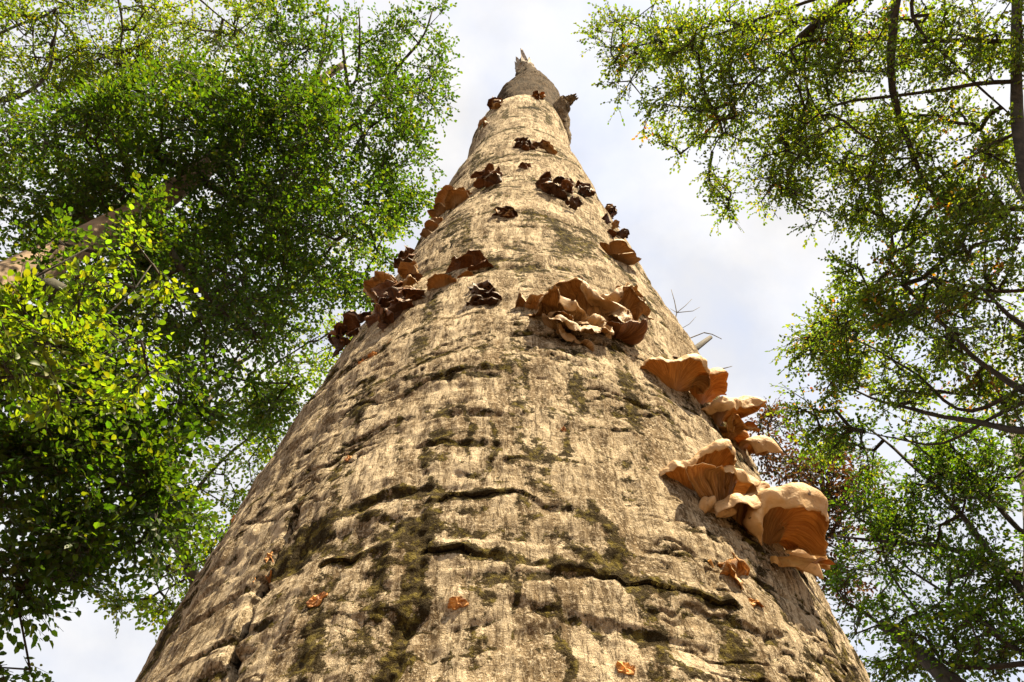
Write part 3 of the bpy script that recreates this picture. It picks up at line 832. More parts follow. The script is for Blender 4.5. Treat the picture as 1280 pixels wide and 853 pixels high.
clump('small dark fungus on the left edge below the large folded cap', 510, 325, 7, 9, 6, 13, [M_DARK, M_BROWN], 12, slope=-.8)
fungus('large smooth folded tan fungus on the upper left edge', [
    (572, 254, 26, M_TAN, dict(roll=-.2, tilt=.25, prof=(.5, .4, -1.3), ruf=.03, k=2, curl=.2, amax=1.5, seed=81, lobe=.06, thick=.09)),
    (560, 256, 28, M_TAN, dict(roll=-.35, tilt=.35, prof=(.5, .4, -1.2), ruf=.04, k=2, curl=.2, amax=1.5, seed=82, lobe=.06, thick=.08)),
    (578, 248, 20, M_TAN, dict(roll=.0, tilt=.3, prof=(.5, .4, -1.3), ruf=.03, curl=.15, amax=1.5, seed=83, lobe=.05, thick=.1)),
    (550, 266, 20, M_TAN, dict(roll=-.5, tilt=.2, prof=(.4, .2, -1.2), ruf=.05, curl=.3, seed=84, thick=.09))])
fungus('pair of small orange-tan caps on left edge below the folded fungus', [
    (540, 286, 15, M_TAN, dict(roll=-.5, tilt=.2, seed=91, ruf=.06)), (534, 293, 13, M_TAN, dict(roll=-.6, tilt=.1, seed=92, ruf=.08)), (547, 278, 12, M_TAN, dict(roll=-.5, tilt=.2, seed=93))])
clump('dark brown tuft of small caps high on the left, by the folded fungus', 613, 227, 11, 9, 10, 12, [M_DARK, M_BROWN, M_BROWN], 14)
clump('small brown tuft with one round cap, below the other upper tufts', 630, 269, 12, 4, 7, 11, [M_BROWN, M_DARK, M_TAN], 15)
clump('tiny lone brown fungus in the middle of the upper trunk', 657, 211, 3.5, 2.5, 3, 9, [M_BROWN], 16)
clump('dark brown upright fungus pair high up, just left of its orange neighbour', 656, 185, 13, 3.5, 9, 11, [M_DARK, M_BROWN], 17)
clump('small orange-brown fungus high up, right of the dark pair', 688, 188, 9, 3, 5, 10, [M_BROWN, M_TAN], 18, slope=.3)
clump('dark red-brown tuft on the upper right, largest of its row', 696, 236, 15, 8, 12, 13, [M_DARK, M_BROWN, M_BROWN], 19, slope=.25)
clump('dark brown tuft on the upper right edge, right of its larger neighbour', 733, 245, 11, 7, 8, 12, [M_DARK, M_BROWN, M_DARK], 20, slope=.4)
clump('small dark fungus just below the row of upper right tufts', 716, 258, 6, 4, 5, 10, [M_DARK], 21)
clump('string of small brown fungi along right edge above the tan fan', 763, 272, 9, 9, 9, 9, [M_BROWN, M_DARK, M_TAN], 22, slope=1.0)
fungus('tan fan-shaped fungus near right edge with small dark bits above it', [
    (768, 318, 32, M_TAN, dict(roll=.3, tilt=.15, prof=(.4, .3, -1.3), ruf=.06, k=3, curl=.4, wf=1.0, amax=1.4, seed=101, nu=22, nv=40, thick=.06)),
    (775, 325, 26, M_TAN, dict(roll=.4, tilt=-.4, prof=(.1, -.2, -.4), ruf=.05, k=3, curl=.3, amax=1.2, seed=102, thick=.06)),
    (776, 296, 12, M_DARK, dict(roll=.4, tilt=.2, crump=.1, seed=103)), (764, 291, 9, M_BROWN, dict(crump=.1, seed=104)), (781, 292, 11, M_DARK, dict(roll=.5, crump=.1, seed=105))])
clump('brown fungus on the left edge right under the broken top', 622, 133, 4, 4, 5, 10, [M_BROWN, M_TAN], 24)
clump('tiny pale brown fungus on left edge, lower of the two near the top', 607, 154, 2.5, 3, 4, 7, [M_TAN], 25)
clump('small orange fungus at the foot of the dark leader', 674, 124, 6, 1.5, 5, 8, [M_BROWN, M_TORN], 26)
# ------------------------------------------------------------------ trees round about
LEAF2 = np.array([(0, 0), (.30, -.27), (.68, -.25), (1, 0), (.68, .25), (.30, .27)])

def leaf_arrays(P, X, Nn, size, tint, r2):
    """folded beech leaves: P base, X along the leaf, Nn blade normal"""
    n = len(P)
    X = X / (np.linalg.norm(X, axis=1)[:, None] + 1e-9)
    Y = np.cross(Nn, X); Y /= np.linalg.norm(Y, axis=1)[:, None] + 1e-9
    Zv = np.cross(X, Y)
    fold = .10 + .25 * r2.random(n); bend = r2.normal(size=n) * .18 - .1
    V = np.empty((n, 6, 3))
    for k, (a, b) in enumerate(LEAF2):
        zz = np.abs(b) * fold * 1.6 + bend * a * a
        V[:, k] = P + size[:, None] * (a * X + b * 1.12 * Y + zz[:, None] * Zv)
    base = np.arange(n)[:, None] * 6
    F = np.concatenate([base + np.array([[0, 1, 2, 3]]), base + np.array([[0, 3, 4, 5]])])
    return V.reshape(-1, 3), F, np.repeat(tint, 6, 0)

def grow(sk, tips, r2, droop=.06, seg=.45):
    """join every tip to the nearest wood already there; returns node positions, parent, and node index of each tip"""
    pos = np.zeros((len(sk) + len(tips) * 6 + 10, 3)); par = np.full(len(pos), -1)
    n = len(sk); pos[:n] = sk
    d0 = np.array([np.min(((sk - t) ** 2).sum(1)) for t in tips])
    tid = np.zeros(len(tips), int)
    gd = np.zeros_like(pos)
    for i in np.argsort(d0):
        t = tips[i]
        v = t - pos[:n]; dd = (v ** 2).sum(1)
        cs = (v * gd[:n]).sum(1) / np.sqrt(dd + 1e-9)
        j = int(np.argmin(dd * (1.9 - .9 * cs))); L = math.sqrt(dd[j])
        m = int(np.clip(round(L / seg), 1, 6))
        s = np.arange(1, m + 1)[:, None] / m
        q = pos[j] + (t - pos[j]) * s
        w = r2.normal(size=3) * .07 * L
        q += np.sin(s * math.pi) * (w + np.array([0, 0, droop * L]))
        if m > 1: q[:-1] += r2.normal(size=(m - 1, 3)) * .03
        if n + m > len(pos):
            pos = np.concatenate([pos, np.zeros((2000, 3))]); par = np.concatenate([par, np.full(2000, -1)]); gd = np.concatenate([gd, np.zeros((2000, 3))])
        pos[n:n + m] = q
        par[n] = j; par[n + 1:n + m] = np.arange(n, n + m - 1)
        qq = np.concatenate([pos[j:j + 1], q]); g_ = np.diff(qq, axis=0); gd[n:n + m] = g_ / (np.linalg.norm(g_, axis=1)[:, None] + 1e-9)
        n += m; tid[i] = n - 1
    return pos[:n], par[:n], tid

def tints(n, kinds, r2):
    """kinds: list of (share, rgb); each leaf gets one of the colours, a little varied"""
    w = np.array([k[0] for k in kinds], float); w /= w.sum()
    idx = r2.choice(len(kinds), n, p=w)
    c = np.array([k[1] for k in kinds])[idx] * .80
    return np.clip(c * np.exp(r2.normal(size=(n, 1)) * .22) * np.exp(r2.normal(size=(n, 3)) * .08), 0, 1)

def tree(name, label, trunk, tr, limbs, blobs, kinds, seed, leaf=.062, per=20, trunkmat=None, limbmat=None, spray=.42, group='trees round the dead trunk', cat='tree', twig=1.0, singles=None, patch=None, dens=1.55, masses=()):
    """trunk: 3-D points from the ground up; limbs: (points, r0, r1); blobs: (px, py, rx, ry, depth, thickness, sprays)"""
    r2 = np.random.default_rng(seed)
    base = np.array(trunk[0], float)
    root = empty(name, base)
    tag(root, label, cat, group)
    trunkmat = trunkmat or M_LIMB; limbmat = limbmat or M_DARKLIMB
    def dense(P, step=.3):
        P = np.asarray(P, float); s = np.concatenate([[0], np.cumsum(np.linalg.norm(np.diff(P, axis=0), axis=1))])
        k = max(2, int(s[-1] / step)); q = np.linspace(0, s[-1], k)
        D = np.stack([np.interp(q, s, P[:, c]) for c in range(3)], -1)
        for _ in range(2): D[1:-1] = (D[:-2] + 2 * D[1:-1] + D[2:]) / 4
        return D, q / s[-1]
    D, q = dense(trunk, .15)
    rad = np.interp(q, np.linspace(0, 1, len(tr)), tr)
    sides = 20
    V, F = tubes([D], [rad], sides)
    nn = len(D) * sides
    ctr = np.repeat(D, sides, 0); off = V[:nn] - ctr
    V[:nn] = ctr + off * (1 + .09 * fbm(V[:nn, 0] * 2.2, V[:nn, 1] * 2.2, V[:nn, 2] * 1.4, 3))[:, None]
    add('trunk', mesh_np('trunk', V - base, F), trunkmat, root)
    skel = [D[len(D) // 3:]]
    for pts, ra, rb in limbs:
        P = [np.array(p, float) for p in pts]
        d2 = ((D - P[0]) ** 2).sum(1)
        if d2.min() > .01 and r2 is not None: P = [D[int(np.argmin(d2))]] + P
        Dl, ql = dense(P, .2)
        Dl[1:-1] += np.stack([.05 * perlin(Dl[1:-1, 2] * 1.3 + c * 7, Dl[1:-1, 0] * 1.3, Dl[1:-1, 1] * 0 + seed) for c in range(3)], -1)
        rl = ra + (rb - ra) * ql
        V, F = tubes([Dl], [rl * (1 + .08 * np.sin(ql * 40 + seed))], 10)
        add('limb', mesh_np('limb', V - base, F), limbmat, root)
        skel.append(Dl)
    sk = np.concatenate(skel)
    tips = []
    for (px, py, rx, ry, dep, dd, n) in blobs:
        n = int(n * dens)
        # clumpy: sprays gather round a few sub-centres inside the blob
        k = max(3, n // 7)
        cen = r2.normal(size=(k, 3)) * .55
        a = cen[r2.integers(0, k, n)] + r2.normal(size=(n, 3)) * .24
        a = a / np.maximum(1, np.linalg.norm(a, axis=1)[:, None] / 1.25)
        for x, y, z in a: tips.append(at(px + x * rx, py + y * ry, dep + z * dd))
    for c3, r3, n in masses:
        a = r2.normal(size=(int(n), 3)); a /= np.linalg.norm(a, axis=1)[:, None]
        tips += list(np.array(c3) + a * np.array(r3) * r2.random((int(n), 1)) ** .4)
    tips = np.array(tips)
    pos, par, tid = grow(sk, tips, r2)
    # thickness from the number of sprays carried
    cnt = np.zeros(len(pos)); np.add.at(cnt, tid, 1.0)
    for i in range(len(pos) - 1, len(sk) - 1, -1):
        if par[i] >= 0: cnt[par[i]] += cnt[i]
    rr = np.minimum(twig * .0034 * np.maximum(cnt, .5) ** .46, .05)
    paths, radii = [], []
    sel = np.arange(len(sk), len(pos))
    A, B = pos[par[sel]], pos[sel]
    ra = np.where(par[sel] < len(sk), rr[sel] * 1.25, rr[par[sel]])
    ra = np.minimum(ra, rr[sel] * 1.6); rb = rr[sel]
    # sprays: a zig-zag twig with alternate leaves, and side shoots
    m = len(tips)
    tdir = pos[tid] - pos[par[tid]]; tdir[:, 2] *= .45
    tdir += r2.normal(size=(m, 3)) * .25 * np.linalg.norm(tdir, axis=1)[:, None]
    tdir /= np.linalg.norm(tdir, axis=1)[:, None] + 1e-9
    tdir[:, 2] -= .12
    up = np.array([0, 0, 1.]) + r2.normal(size=(m, 3)) * .38
    up -= tdir * (up * tdir).sum(1)[:, None]; up /= np.linalg.norm(up, axis=1)[:, None]
    sd = np.cross(up, tdir)
    ln = spray * (.7 + .6 * r2.random(m))
    shoots = [(0.0, 0.0, 1.0), (.25, .85, .62), (.45, -.8, .55), (.12, -.95, .5)]
    wts = np.array([s[2] for s in shoots]); npl = np.maximum(2, np.round(per * wts / wts.sum()).astype(int))
    LP, LX, LN, LT = [], [], [], []
    SA, SB = [], []
    for (s0, ang, sc_), k in zip(shoots, npl):
        o = tips - tdir * (ln * .25)[:, None] + tdir * (ln * s0)[:, None]
        an = ang + r2.normal(size=m) * .12
        dr = np.cos(an)[:, None] * tdir + np.sin(an)[:, None] * sd
        SA.append(o); SB.append(o + dr * (ln * sc_)[:, None] - np.array([0, 0, 1.]) * (ln * sc_ * .08)[:, None])
        for q in range(k):
            f = (q + .6) / k
            sg = 1 if q % 2 else -1
            b = o + dr * (ln * sc_ * f)[:, None] - np.array([0, 0, 1.]) * (ln * sc_ * .08 * f * f)[:, None]
            la = an + sg * (.85 - .45 * f) + r2.normal(size=m) * .2
            LP.append(b + r2.normal(size=(m, 3)) * .008)
            LX.append(np.cos(la)[:, None] * tdir + np.sin(la)[:, None] * sd + up * (r2.normal(size=m) * .22 - .08)[:, None])
            LN.append(up + r2.normal(size=(m, 3)) * .30)
            LT.append(np.arange(m))
    SA.append(tips - tdir * (ln * .0)[:, None]); SB.append(tips - tdir * (ln * .25)[:, None])
    LP, LX, LN, LT = map(np.concatenate, (LP, LX, LN, LT))
    keep = r2.random(len(LP)) > .06
    LP, LX, LN, LT = LP[keep], LX[keep], LN[keep], LT[keep]
    size = leaf * (.52 + .85 * r2.random(len(LP)))
    tint = tints(len(LP), kinds, r2)
    if patch:                       # whole sprays turning in autumn
        sh, cols = patch
        turned = r2.random(m) < sh * 2 * np.clip(.5 + 1.6 * perlin(tips[:, 0] * 1.1 + seed, tips[:, 1] * 1.1, tips[:, 2] * 1.1), 0, 2)
        w = turned[LT] & (r2.random(len(LP)) < .75)
        tint[w] = tints(int(w.sum()), cols, r2)
    # wood of the crown
    pa, pb = np.concatenate([A] + SA), np.concatenate([B] + SB)
    rA, rB = np.concatenate([ra, np.full(len(SA) * m, .0024 * twig)]), np.concatenate([rb, np.full(len(SA) * m, .0012 * twig)])
    V, F = sticks(pa, pb, rA, rB)
    add('twigs', mesh_np('twigs', V - base, F), limbmat, root)['kind'] = 'stuff'
    if singles:
        # the leaves that show largest become parts of their own
        cx = LP + LX * .03
        v = cx - CAM
        rt, fw, upc = np.array([1., 0, 0]), ray(640, 426.5), None
        upc = np.cross(rt, fw)
        zc = v @ fw; sx = 640 + FPX * (v @ rt) / zc; sy = 426.5 - FPX * (v @ upc) / zc
        vis = (sx > 0) & (sx < 1280) & (sy > 0) & (sy < 853)
        score = np.where(vis, size / zc, 0) * singles['weight'](sx, sy)
        pick = np.argsort(-score)[:singles['n']]
        lm = singles['mesh']
        for i in pick:
            X = LX[i] / np.linalg.norm(LX[i]); Y = np.cross(LN[i], X); Y /= np.linalg.norm(Y); Zv = np.cross(X, Y)
            o = bpy.data.objects.new('leaf', lm[int(r2.integers(len(lm)))])
            mw = Matrix([[X[c], Y[c], Zv[c], LP[i][c] - base[c]] for c in range(3)] + [[0, 0, 0, 1]])
            o.matrix_local = mw @ Matrix.Scale(size[i], 4)
            COL.objects.link(o); o.parent = root
        rest = np.ones(len(LP), bool); rest[pick] = False
        LP, LX, LN, size, tint = LP[rest], LX[rest], LN[rest], size[rest], tint[rest]
    V, F, C = leaf_arrays(LP, LX, LN, size, tint, r2)
    cr = add('crown', mesh_np('crown', V - base, F, {'tint': C}, smooth=False), M_LEAF, root)
    cr['kind'] = 'stuff'
    return root

def sticks(A, B, ra, rb):
    """many three-sided tapered twigs at once"""
    n = len(A)
    T = B - A; T /= np.linalg.norm(T, axis=1)[:, None] + 1e-9
    ref = np.tile([.31, .83, .46], (n, 1)); bad = np.abs((T * ref).sum(1)) > .9; ref[bad] = [1, 0, 0]
    X = np.cross(T, ref); X /= np.linalg.norm(X, axis=1)[:, None] + 1e-9; Y = np.cross(T, X)
    V = np.empty((n, 6, 3))
    for k in range(3):
        a = k * 2.0944
        o = math.cos(a) * X + math.sin(a) * Y
        V[:, k] = A + o * ra[:, None]; V[:, 3 + k] = B + o * rb[:, None]
    b = np.arange(n)[:, None] * 6
    F = np.concatenate([b + np.array([[k, (k + 1) % 3, 3 + (k + 1) % 3, 3 + k]]) for k in range(3)])
    return V.reshape(-1, 3), F

def foot(px, py, depth, shrink=1.0):
    """ground point under a pixel's place"""
    p = at(px, py, depth)
    return np.array([p[0] * shrink, CAM[1] + (p[1] - CAM[1]) * shrink, -.1])

GREEN = [(6, (.028, .060, .006)), (3, (.045, .084, .007)), (1, (.078, .102, .009))]
OLIVE = [(6, (.062, .100, .010)), (3, (.092, .130, .012)), (1, (.14, .15, .014))]
LIME = [(5, (.075, .135, .010)), (4, (.115, .165, .012)), (.5, (.15, .165, .015))]
COPPER = [(5, (.030, .013, .013)), (3, (.042, .018, .012)), (2, (.03, .036, .01))]
AUTUMN = [(4, (.20, .10, .02)), (3, (.22, .16, .02)), (2, (.17, .05, .02))]

def hero_leaves():
    out = []
    for s in range(5):
        r2 = np.random.default_rng(900 + s)
        W = [0, .15, .235, .262, .235, .15, 0]; U = [0, .13, .30, .48, .68, .86, 1]
        V, F = [], []
        for u, w in zip(U, W):
            z = -.12 * u * u * (1 + s * .2)
            V += [(u, -w * 1.12, z + w * .5 + .012 * r2.normal()), (u, 0, z), (u, w * 1.12, z + w * .5 + .012 * r2.normal())]
        for k in range(len(U) - 1):
            b = k * 3
            F += [(b, b + 1, b + 4, b + 3), (b + 1, b + 2, b + 5, b + 4)]
        V += [(-.14, -.008, .0), (-.14, .008, .0), (.02, .008, -.004), (.02, -.008, -.004)]
        F.append((21, 22, 23, 24))
        c = np.array([(.10, .16, .010), (.13, .185, .012), (.075, .14, .010), (.17, .19, .014), (.09, .15, .012)][s]) * .52
        me = mesh_np('leaf', np.array(V), np.array(F), {'tint': np.tile(c, (len(V), 1))})
        me.materials.append(M_LEAF)
        out.append(me)
    return out

def build_trees():
    # A: the big beech whose tan trunk slants in from the left
    a0, a1, a2, a3 = at(-60, 385, 7.6), at(20, 345, 8.3), at(110, 300, 9.2), at(185, 262, 10.2)
    fa = foot(-60, 385, 7.6, .97)
    tree('beech_tree', 'big beech with smooth tan trunk slanting in from the left edge', [fa, (fa + a0) / 2 + [-.1, 0, .6], a0, a1, a2, a3, at(250, 215, 11.2), at(330, 150, 12.5), at(430, 80, 14.0)],
         [.40, .26, .175, .17, .165, .155, .13, .10, .05],
         [([a1 + [.15, 0, -.1], at(85, 378, 8.2), at(118, 382, 8.4)], .13, .07),
          ([at(440, 170, 12.4), at(480, 110, 12.8), at(525, 55, 13.2), at(540, 15, 13.6)], .055, .012),
          ([at(437, 140, 12.8), at(432, 80, 13.2), at(425, 20, 13.6)], .05, .012), ([at(445, 120, 13), at(452, 60, 13.3), at(448, 10, 13.6)], .035, .01),
          ([at(385, 120, 12.6), at(400, 90, 13), at(410, 20, 13.6)], .06, .015),
          ([at(260, 230, 11), at(330, 260, 10.4), at(420, 300, 10.2)], .07, .015), ([at(190, 270, 10), at(230, 340, 9.4), at(300, 410, 9)], .07, .012),
          ([at(240, 215, 11), at(160, 180, 11.2), at(60, 170, 11.6)], .06, .012)],
         [(255, 190, 130, 85, 10.6, 1.3, 210), (400, 205, 110, 85, 11, 1.4, 180), (110, 200, 120, 60, 11, 1.2, 110), (345, 310, 120, 85, 10.0, 1.3, 190),
          (190, 300, 110, 80, 10.8, 1.2, 150), (60, 270, 80, 60, 11.0, 1.0, 70), (455, 130, 85, 75, 12, 1.2, 75), (535, 40, 40, 45, 13.2, .6, 14), (490, 60, 50, 50, 13, .8, 22), (400, 60, 80, 55, 12.7, 1.2, 60),
          (285, 400, 110, 70, 9.4, 1.0, 120), (490, 225, 45, 45, 11.5, .8, 36), (330, 130, 90, 60, 11.5, 1.2, 80), (410, 380, 50, 50, 10.4, .8, 22), (330, 480, 50, 40, 9.6, .6, 16), (150, 400, 90, 60, 9.6, .8, 60), (140, 320, 45, 22, 7.9, .3, 12), (70, 318, 40, 22, 7.6, .3, 7), (60, 390, 50, 20, 7.6, .3, 8), (190, 290, 25, 40, 8.6, .4, 12)],
         GREEN, 101, dens=1.5, leaf=.048, per=38, trunkmat=M_TANLIMB)
    # B: paler, higher tree behind it, top left corner
    fb = foot(-230, 240, 15, 1.0)
    tree('beech_tree', 'pale olive beech crown high in the top left corner', [fb, fb + [0, 0, 6], at(-220, 220, 14), at(-150, 80, 16), at(-60, -60, 18), at(60, -120, 20)], [.4, .34, .3, .22, .12, .06],
         [([at(-140, 100, 15.5), at(-40, 60, 16.5), at(70, 10, 17.5)], .05, .015), ([at(-120, 140, 15.5), at(40, 120, 16), at(65, 90, 16.3), at(72, 20, 17)], .06, .015),
          ([at(-60, -60, 18), at(140, -40, 17.6), at(155, 40, 17.2), at(145, 80, 17)], .045, .012), ([at(60, -120, 20), at(200, -40, 18.5), at(300, 40, 17.5)], .045, .012), ([at(-40, 160, 15), at(40, 165, 16), at(105, 155, 16.4)], .04, .01)],
         [(60, 45, 100, 55, 17, 1.6, 130), (200, 40, 100, 50, 17.5, 1.5, 130), (300, 20, 70, 35, 17.5, 1.2, 45), (40, 120, 80, 45, 16, 1.2, 60), (160, 100, 90, 35, 17, 1.2, 60), (20, 190, 45, 45, 15.5, 1, 26), (270, 75, 60, 25, 17.5, 1, 24)],
         OLIVE, 102, leaf=.052, per=32, dens=1.5, twig=1.4, patch=(.06, LIME))
    # C: lower left, nearer, hanging boughs
    fc = foot(-150, 640, 6.6, 1.0)
    tree('beech_tree', 'green beech with hanging leafy boughs, lower left of the picture', [fc, fc + [0, 0, 2], at(-140, 620, 6.8), at(-110, 520, 7.6), at(-60, 420, 9)], [.2, .17, .15, .12, .05],
         [([at(-130, 570, 7.0), at(-20, 580, 7.0), at(40, 605, 7.0), at(110, 640, 7.2)], .035, .008), ([at(-120, 540, 7.3), at(0, 590, 7.2), at(60, 560, 7.2), at(150, 600, 7.3)], .03, .006),
          ([at(-110, 500, 7.6), at(20, 500, 7.4), at(130, 520, 7.4), at(230, 500, 7.6)], .03, .006), ([at(-130, 640, 6.8), at(0, 720, 6.8), at(60, 760, 6.8)], .02, .005), ([at(-100, 480, 7.8), at(60, 450, 7.6), at(200, 460, 7.8)], .025, .006)],
         [(70, 540, 85, 55, 7.2, .6, 95), (170, 560, 80, 60, 7.4, .6, 80), (60, 640, 75, 65, 7.0, .6, 80), (150, 660, 70, 55, 7.2, .6, 52), (215, 500, 50, 50, 7.6, .5, 30), (20, 730, 35, 40, 6.8, .4, 24), (70, 730, 30, 30, 6.9, .4, 9), (205, 620, 40, 45, 7.4, .4, 18), (15, 838, 30, 10, 6.8, .2, 5), (120, 460, 90, 40, 7.6, .5, 36), (30, 460, 50, 50, 7.4, .5, 40)],
         GREEN, 103, leaf=.056, per=28, spray=.40, dens=1.5)
    # D: yellow-green tree far behind, between the beech and the trunk
    fd = foot(300, 760, 13, 1.0)
    tree('beech_tree', 'yellow-green tree behind, its dark stem showing left of the dead trunk', [fd, fd + [0, 0, 4], at(262, 760, 12.4), at(243, 722, 12.8), at(208, 652, 13.8), at(215, 560, 15.2), at(300, 450, 17)], [.12, .11, .1, .095, .085, .07, .03],
         [([at(208, 652, 13.8), at(270, 580, 14), at(350, 520, 14.2)], .04, .01), ([at(215, 560, 15), at(320, 470, 15), at(400, 420, 15)], .04, .01), ([at(240, 720, 12.8), at(200, 740, 12.8)], .02, .008), ([at(330, 430, 16), at(420, 330, 16), at(480, 250, 16.4)], .04, .01)],
         [(370, 440, 55, 60, 15, 1, 48), (310, 540, 50, 50, 14, 1, 42), (235, 690, 45, 45, 13, .8, 38), (195, 755, 40, 30, 12.6, .6, 20), (400, 380, 45, 45, 15.5, .8, 24), (350, 490, 55, 45, 14.6, .8, 36), (460, 300, 45, 45, 16, .8, 18), (505, 250, 30, 40, 16.4, .6, 10), (270, 620, 50, 50, 13.6, .8, 24)],
         LIME, 104, leaf=.06, per=24, dens=1.7, twig=1.4)
    # E: overhead beech on the upper right
    fe = foot(1340, 330, 9.6, 1.0)
    e1 = at(1340, 330, 9.6)
    tree('beech_tree', 'tall olive-green beech spreading over the upper right, stem at right edge', [fe, (fe + e1) / 2, e1, at(1284, 235, 10.6), at(1271, 150, 11.6), at(1270, 60, 12.6), at(1272, -30, 13.6), at(1250, -140, 15)], [.3, .17, .09, .078, .072, .07, .066, .04],
         [([at(1272, -30, 13.6), at(1180, -70, 13.4), at(1080, -20, 13), at(1040, 15, 12.8), at(1000, 50, 12.6)], .12, .07),
          ([at(1180, -70, 13.4), at(1116, -20, 12.8), at(1116, 60, 12.4), at(1118, 120, 12.2), at(1135, 180, 12), at(1155, 230, 11.8), at(1172, 250, 11.7)], .085, .028),
          ([at(1155, 230, 11.8), at(1148, 262, 11.7), at(1128, 300, 11.6), at(1112, 330, 11.6)], .022, .008),
          ([at(1080, -20, 13), at(960, 20, 13), at(870, 50, 13.2), at(760, 60, 13.4)], .04, .01), ([at(1000, 50, 12.6), at(920, 120, 12.6), at(890, 190, 12.6)], .035, .008),
          ([at(1118, 120, 12.2), at(1040, 130, 12.2), at(1000, 160, 12.2), at(960, 240, 12.2)], .03, .007), ([at(1180, -70, 13.4), at(1130, 10, 12.8), at(1190, 80, 12.4), at(1270, 150, 12.2)], .04, .01),
          ([at(1000, 50, 12.6), at(1010, 120, 12.3), at(1060, 190, 12)], .025, .006)],
         [(830, 45, 75, 45, 13, 1, 85), (960, 50, 90, 55, 12.8, 1.2, 140), (890, 140, 75, 50, 12.6, 1, 95), (1020, 140, 90, 60, 12.3, 1.2, 140), (960, 220, 60, 42, 12.3, .8, 62), (1130, 50, 90, 60, 12.8, 1.2, 120), (1230, 70, 60, 70, 12.8, 1, 70),
          (1080, 210, 70, 50, 12, 1, 60), (1140, 160, 80, 50, 12.2, 1, 60), (1240, 170, 50, 50, 12, 1, 40), (765, 40, 28, 35, 13.2, .5, 16), (910, 235, 28, 28, 12.4, .4, 10), (1050, 260, 50, 30, 12, .7, 26), (780, 100, 30, 30, 13, .5, 9)],
         OLIVE, 105, trunkmat=M_DARKLIMB, leaf=.045, per=40, dens=1.2, twig=1.7, patch=(.012, AUTUMN))
    # F: denser tree at the right edge
    ff = foot(1400, 470, 9.5, 1.0)
    tree('maple_tree', 'dense tree with some autumn-tinted leaves at the middle right', [ff, ff + [0, 0, 3], at(1390, 470, 9.6), at(1350, 380, 10.6), at(1310, 290, 11.8), at(1260, 220, 13)], [.22, .2, .17, .13, .08, .04],
         [([at(1380, 450, 9.8), at(1290, 420, 10.2), at(1240, 370, 10.8), at(1210, 350, 11)], .05, .012), ([at(1390, 480, 9.6), at(1290, 500, 10), at(1230, 455, 10.6), at(1170, 400, 11), at(1130, 350, 11.4)], .05, .01),
          ([at(1380, 540, 9.4), at(1280, 540, 10), at(1210, 525, 10.6), at(1110, 505, 11.2), at(1050, 480, 11.6)], .055, .01), ([at(1210, 525, 10.6), at(1150, 470, 11), at(1090, 430, 11.4), at(1030, 420, 11.8)], .03, .007),
          ([at(1290, 500, 10), at(1240, 520, 10.4), at(1180, 560, 10.8), at(1080, 540, 11.4)], .03, .007), ([at(1240, 370, 10.8), at(1150, 340, 11.4), at(1110, 340, 11.6)], .025, .007)],
         [(1215, 255, 60, 38, 11.6, .8, 75), (1180, 310, 80, 32, 11.4, .8, 55), (1150, 380, 85, 42, 11.4, 1, 75), (1080, 430, 60, 50, 11.6, 1, 55), (1220, 410, 65, 55, 10.8, 1, 60), (1140, 480, 80, 40, 11.2, 1, 50), (1040, 420, 40, 42, 11.8, .8, 26), (1030, 490, 38, 38, 11.8, .8, 26), (1240, 490, 50, 40, 10.6, .8, 26), (1260, 330, 30, 50, 11, .6, 22), (1110, 350, 50, 40, 11.6, .8, 26), (1010, 460, 32, 42, 11.8, .6, 18), (1000, 520, 30, 30, 12, .6, 14), (1060, 360, 40, 35, 11.8, .6, 14), (1040, 540, 40, 35, 11.8, .6, 14)],
         [(6, (.060, .100, .016)), (3, (.09, .130, .02)), (1, (.13, .145, .02))], 106, leaf=.047, per=38, dens=1.25, twig=1.7, patch=(.07, AUTUMN))
    # G: lower right, with a thick broken bough
    fg = foot(1330, 960, 9, 1.0)
    tree('beech_tree', 'dark green tree with thick broken bough in the lower right corner', [fg, fg + [.2, 0, 2.0], at(1330, 930, 9), at(1310, 830, 9.6), at(1300, 720, 10.6), at(1290, 620, 12), at(1260, 520, 14)], [.32, .28, .24, .2, .16, .1, .04],
         [([at(1310, 900, 9.2), at(1225, 890, 9.6), at(1185, 845, 10), at(1150, 815, 10.3), at(1100, 780, 10.6)], .16, .055),
          ([at(1300, 720, 10.6), at(1270, 730, 10.6), at(1230, 700, 10.8), at(1190, 682, 11), at(1120, 680, 11.2), at(1040, 670, 11.4)], .05, .01),
          ([at(1310, 780, 10), at(1260, 720, 10.6), at(1200, 640, 11.2), at(1140, 580, 11.8), at(1080, 530, 12.4)], .05, .012), ([at(1185, 845, 10), at(1165, 820, 10.2), at(1190, 780, 10.2), at(1250, 755, 10.4)], .025, .012),
          ([at(1185, 845, 10), at(1155, 790, 10.4), at(1140, 750, 10.8), at(1100, 700, 11.2)], .03, .008), ([at(1310, 840, 9.6), at(1240, 790, 10), at(1180, 740, 10.6), at(1110, 690, 11)], .03, .008),
          ([at(1300, 680, 11), at(1250, 640, 11.2), at(1200, 570, 11.8), at(1160, 520, 12.4)], .035, .01)],
         [(1150, 600, 85, 50, 11.8, 1, 80), (1230, 600, 60, 60, 11.4, 1, 55), (1230, 700, 65, 55, 10.8, .9, 62), (1130, 690, 75, 50, 11.2, 1, 62), (1190, 790, 80, 45, 10.4, .9, 60), (1090, 760, 45, 50, 11, .8, 34), (1110, 830, 45, 25, 10.8, .6, 22), (1250, 820, 45, 35, 10, .6, 26), (1080, 590, 45, 45, 12, .8, 26), (1190, 540, 60, 35, 12, .8, 28)],
         [(6, (.038, .080, .010)), (3, (.062, .110, .012)), (1, (.11, .135, .014))], 107, leaf=.047, per=36, dens=1.35, twig=1.6, patch=(.06, LIME))
    # H: copper beech showing behind the big fungi
    fh = foot(1010, 760, 13, 1.0)
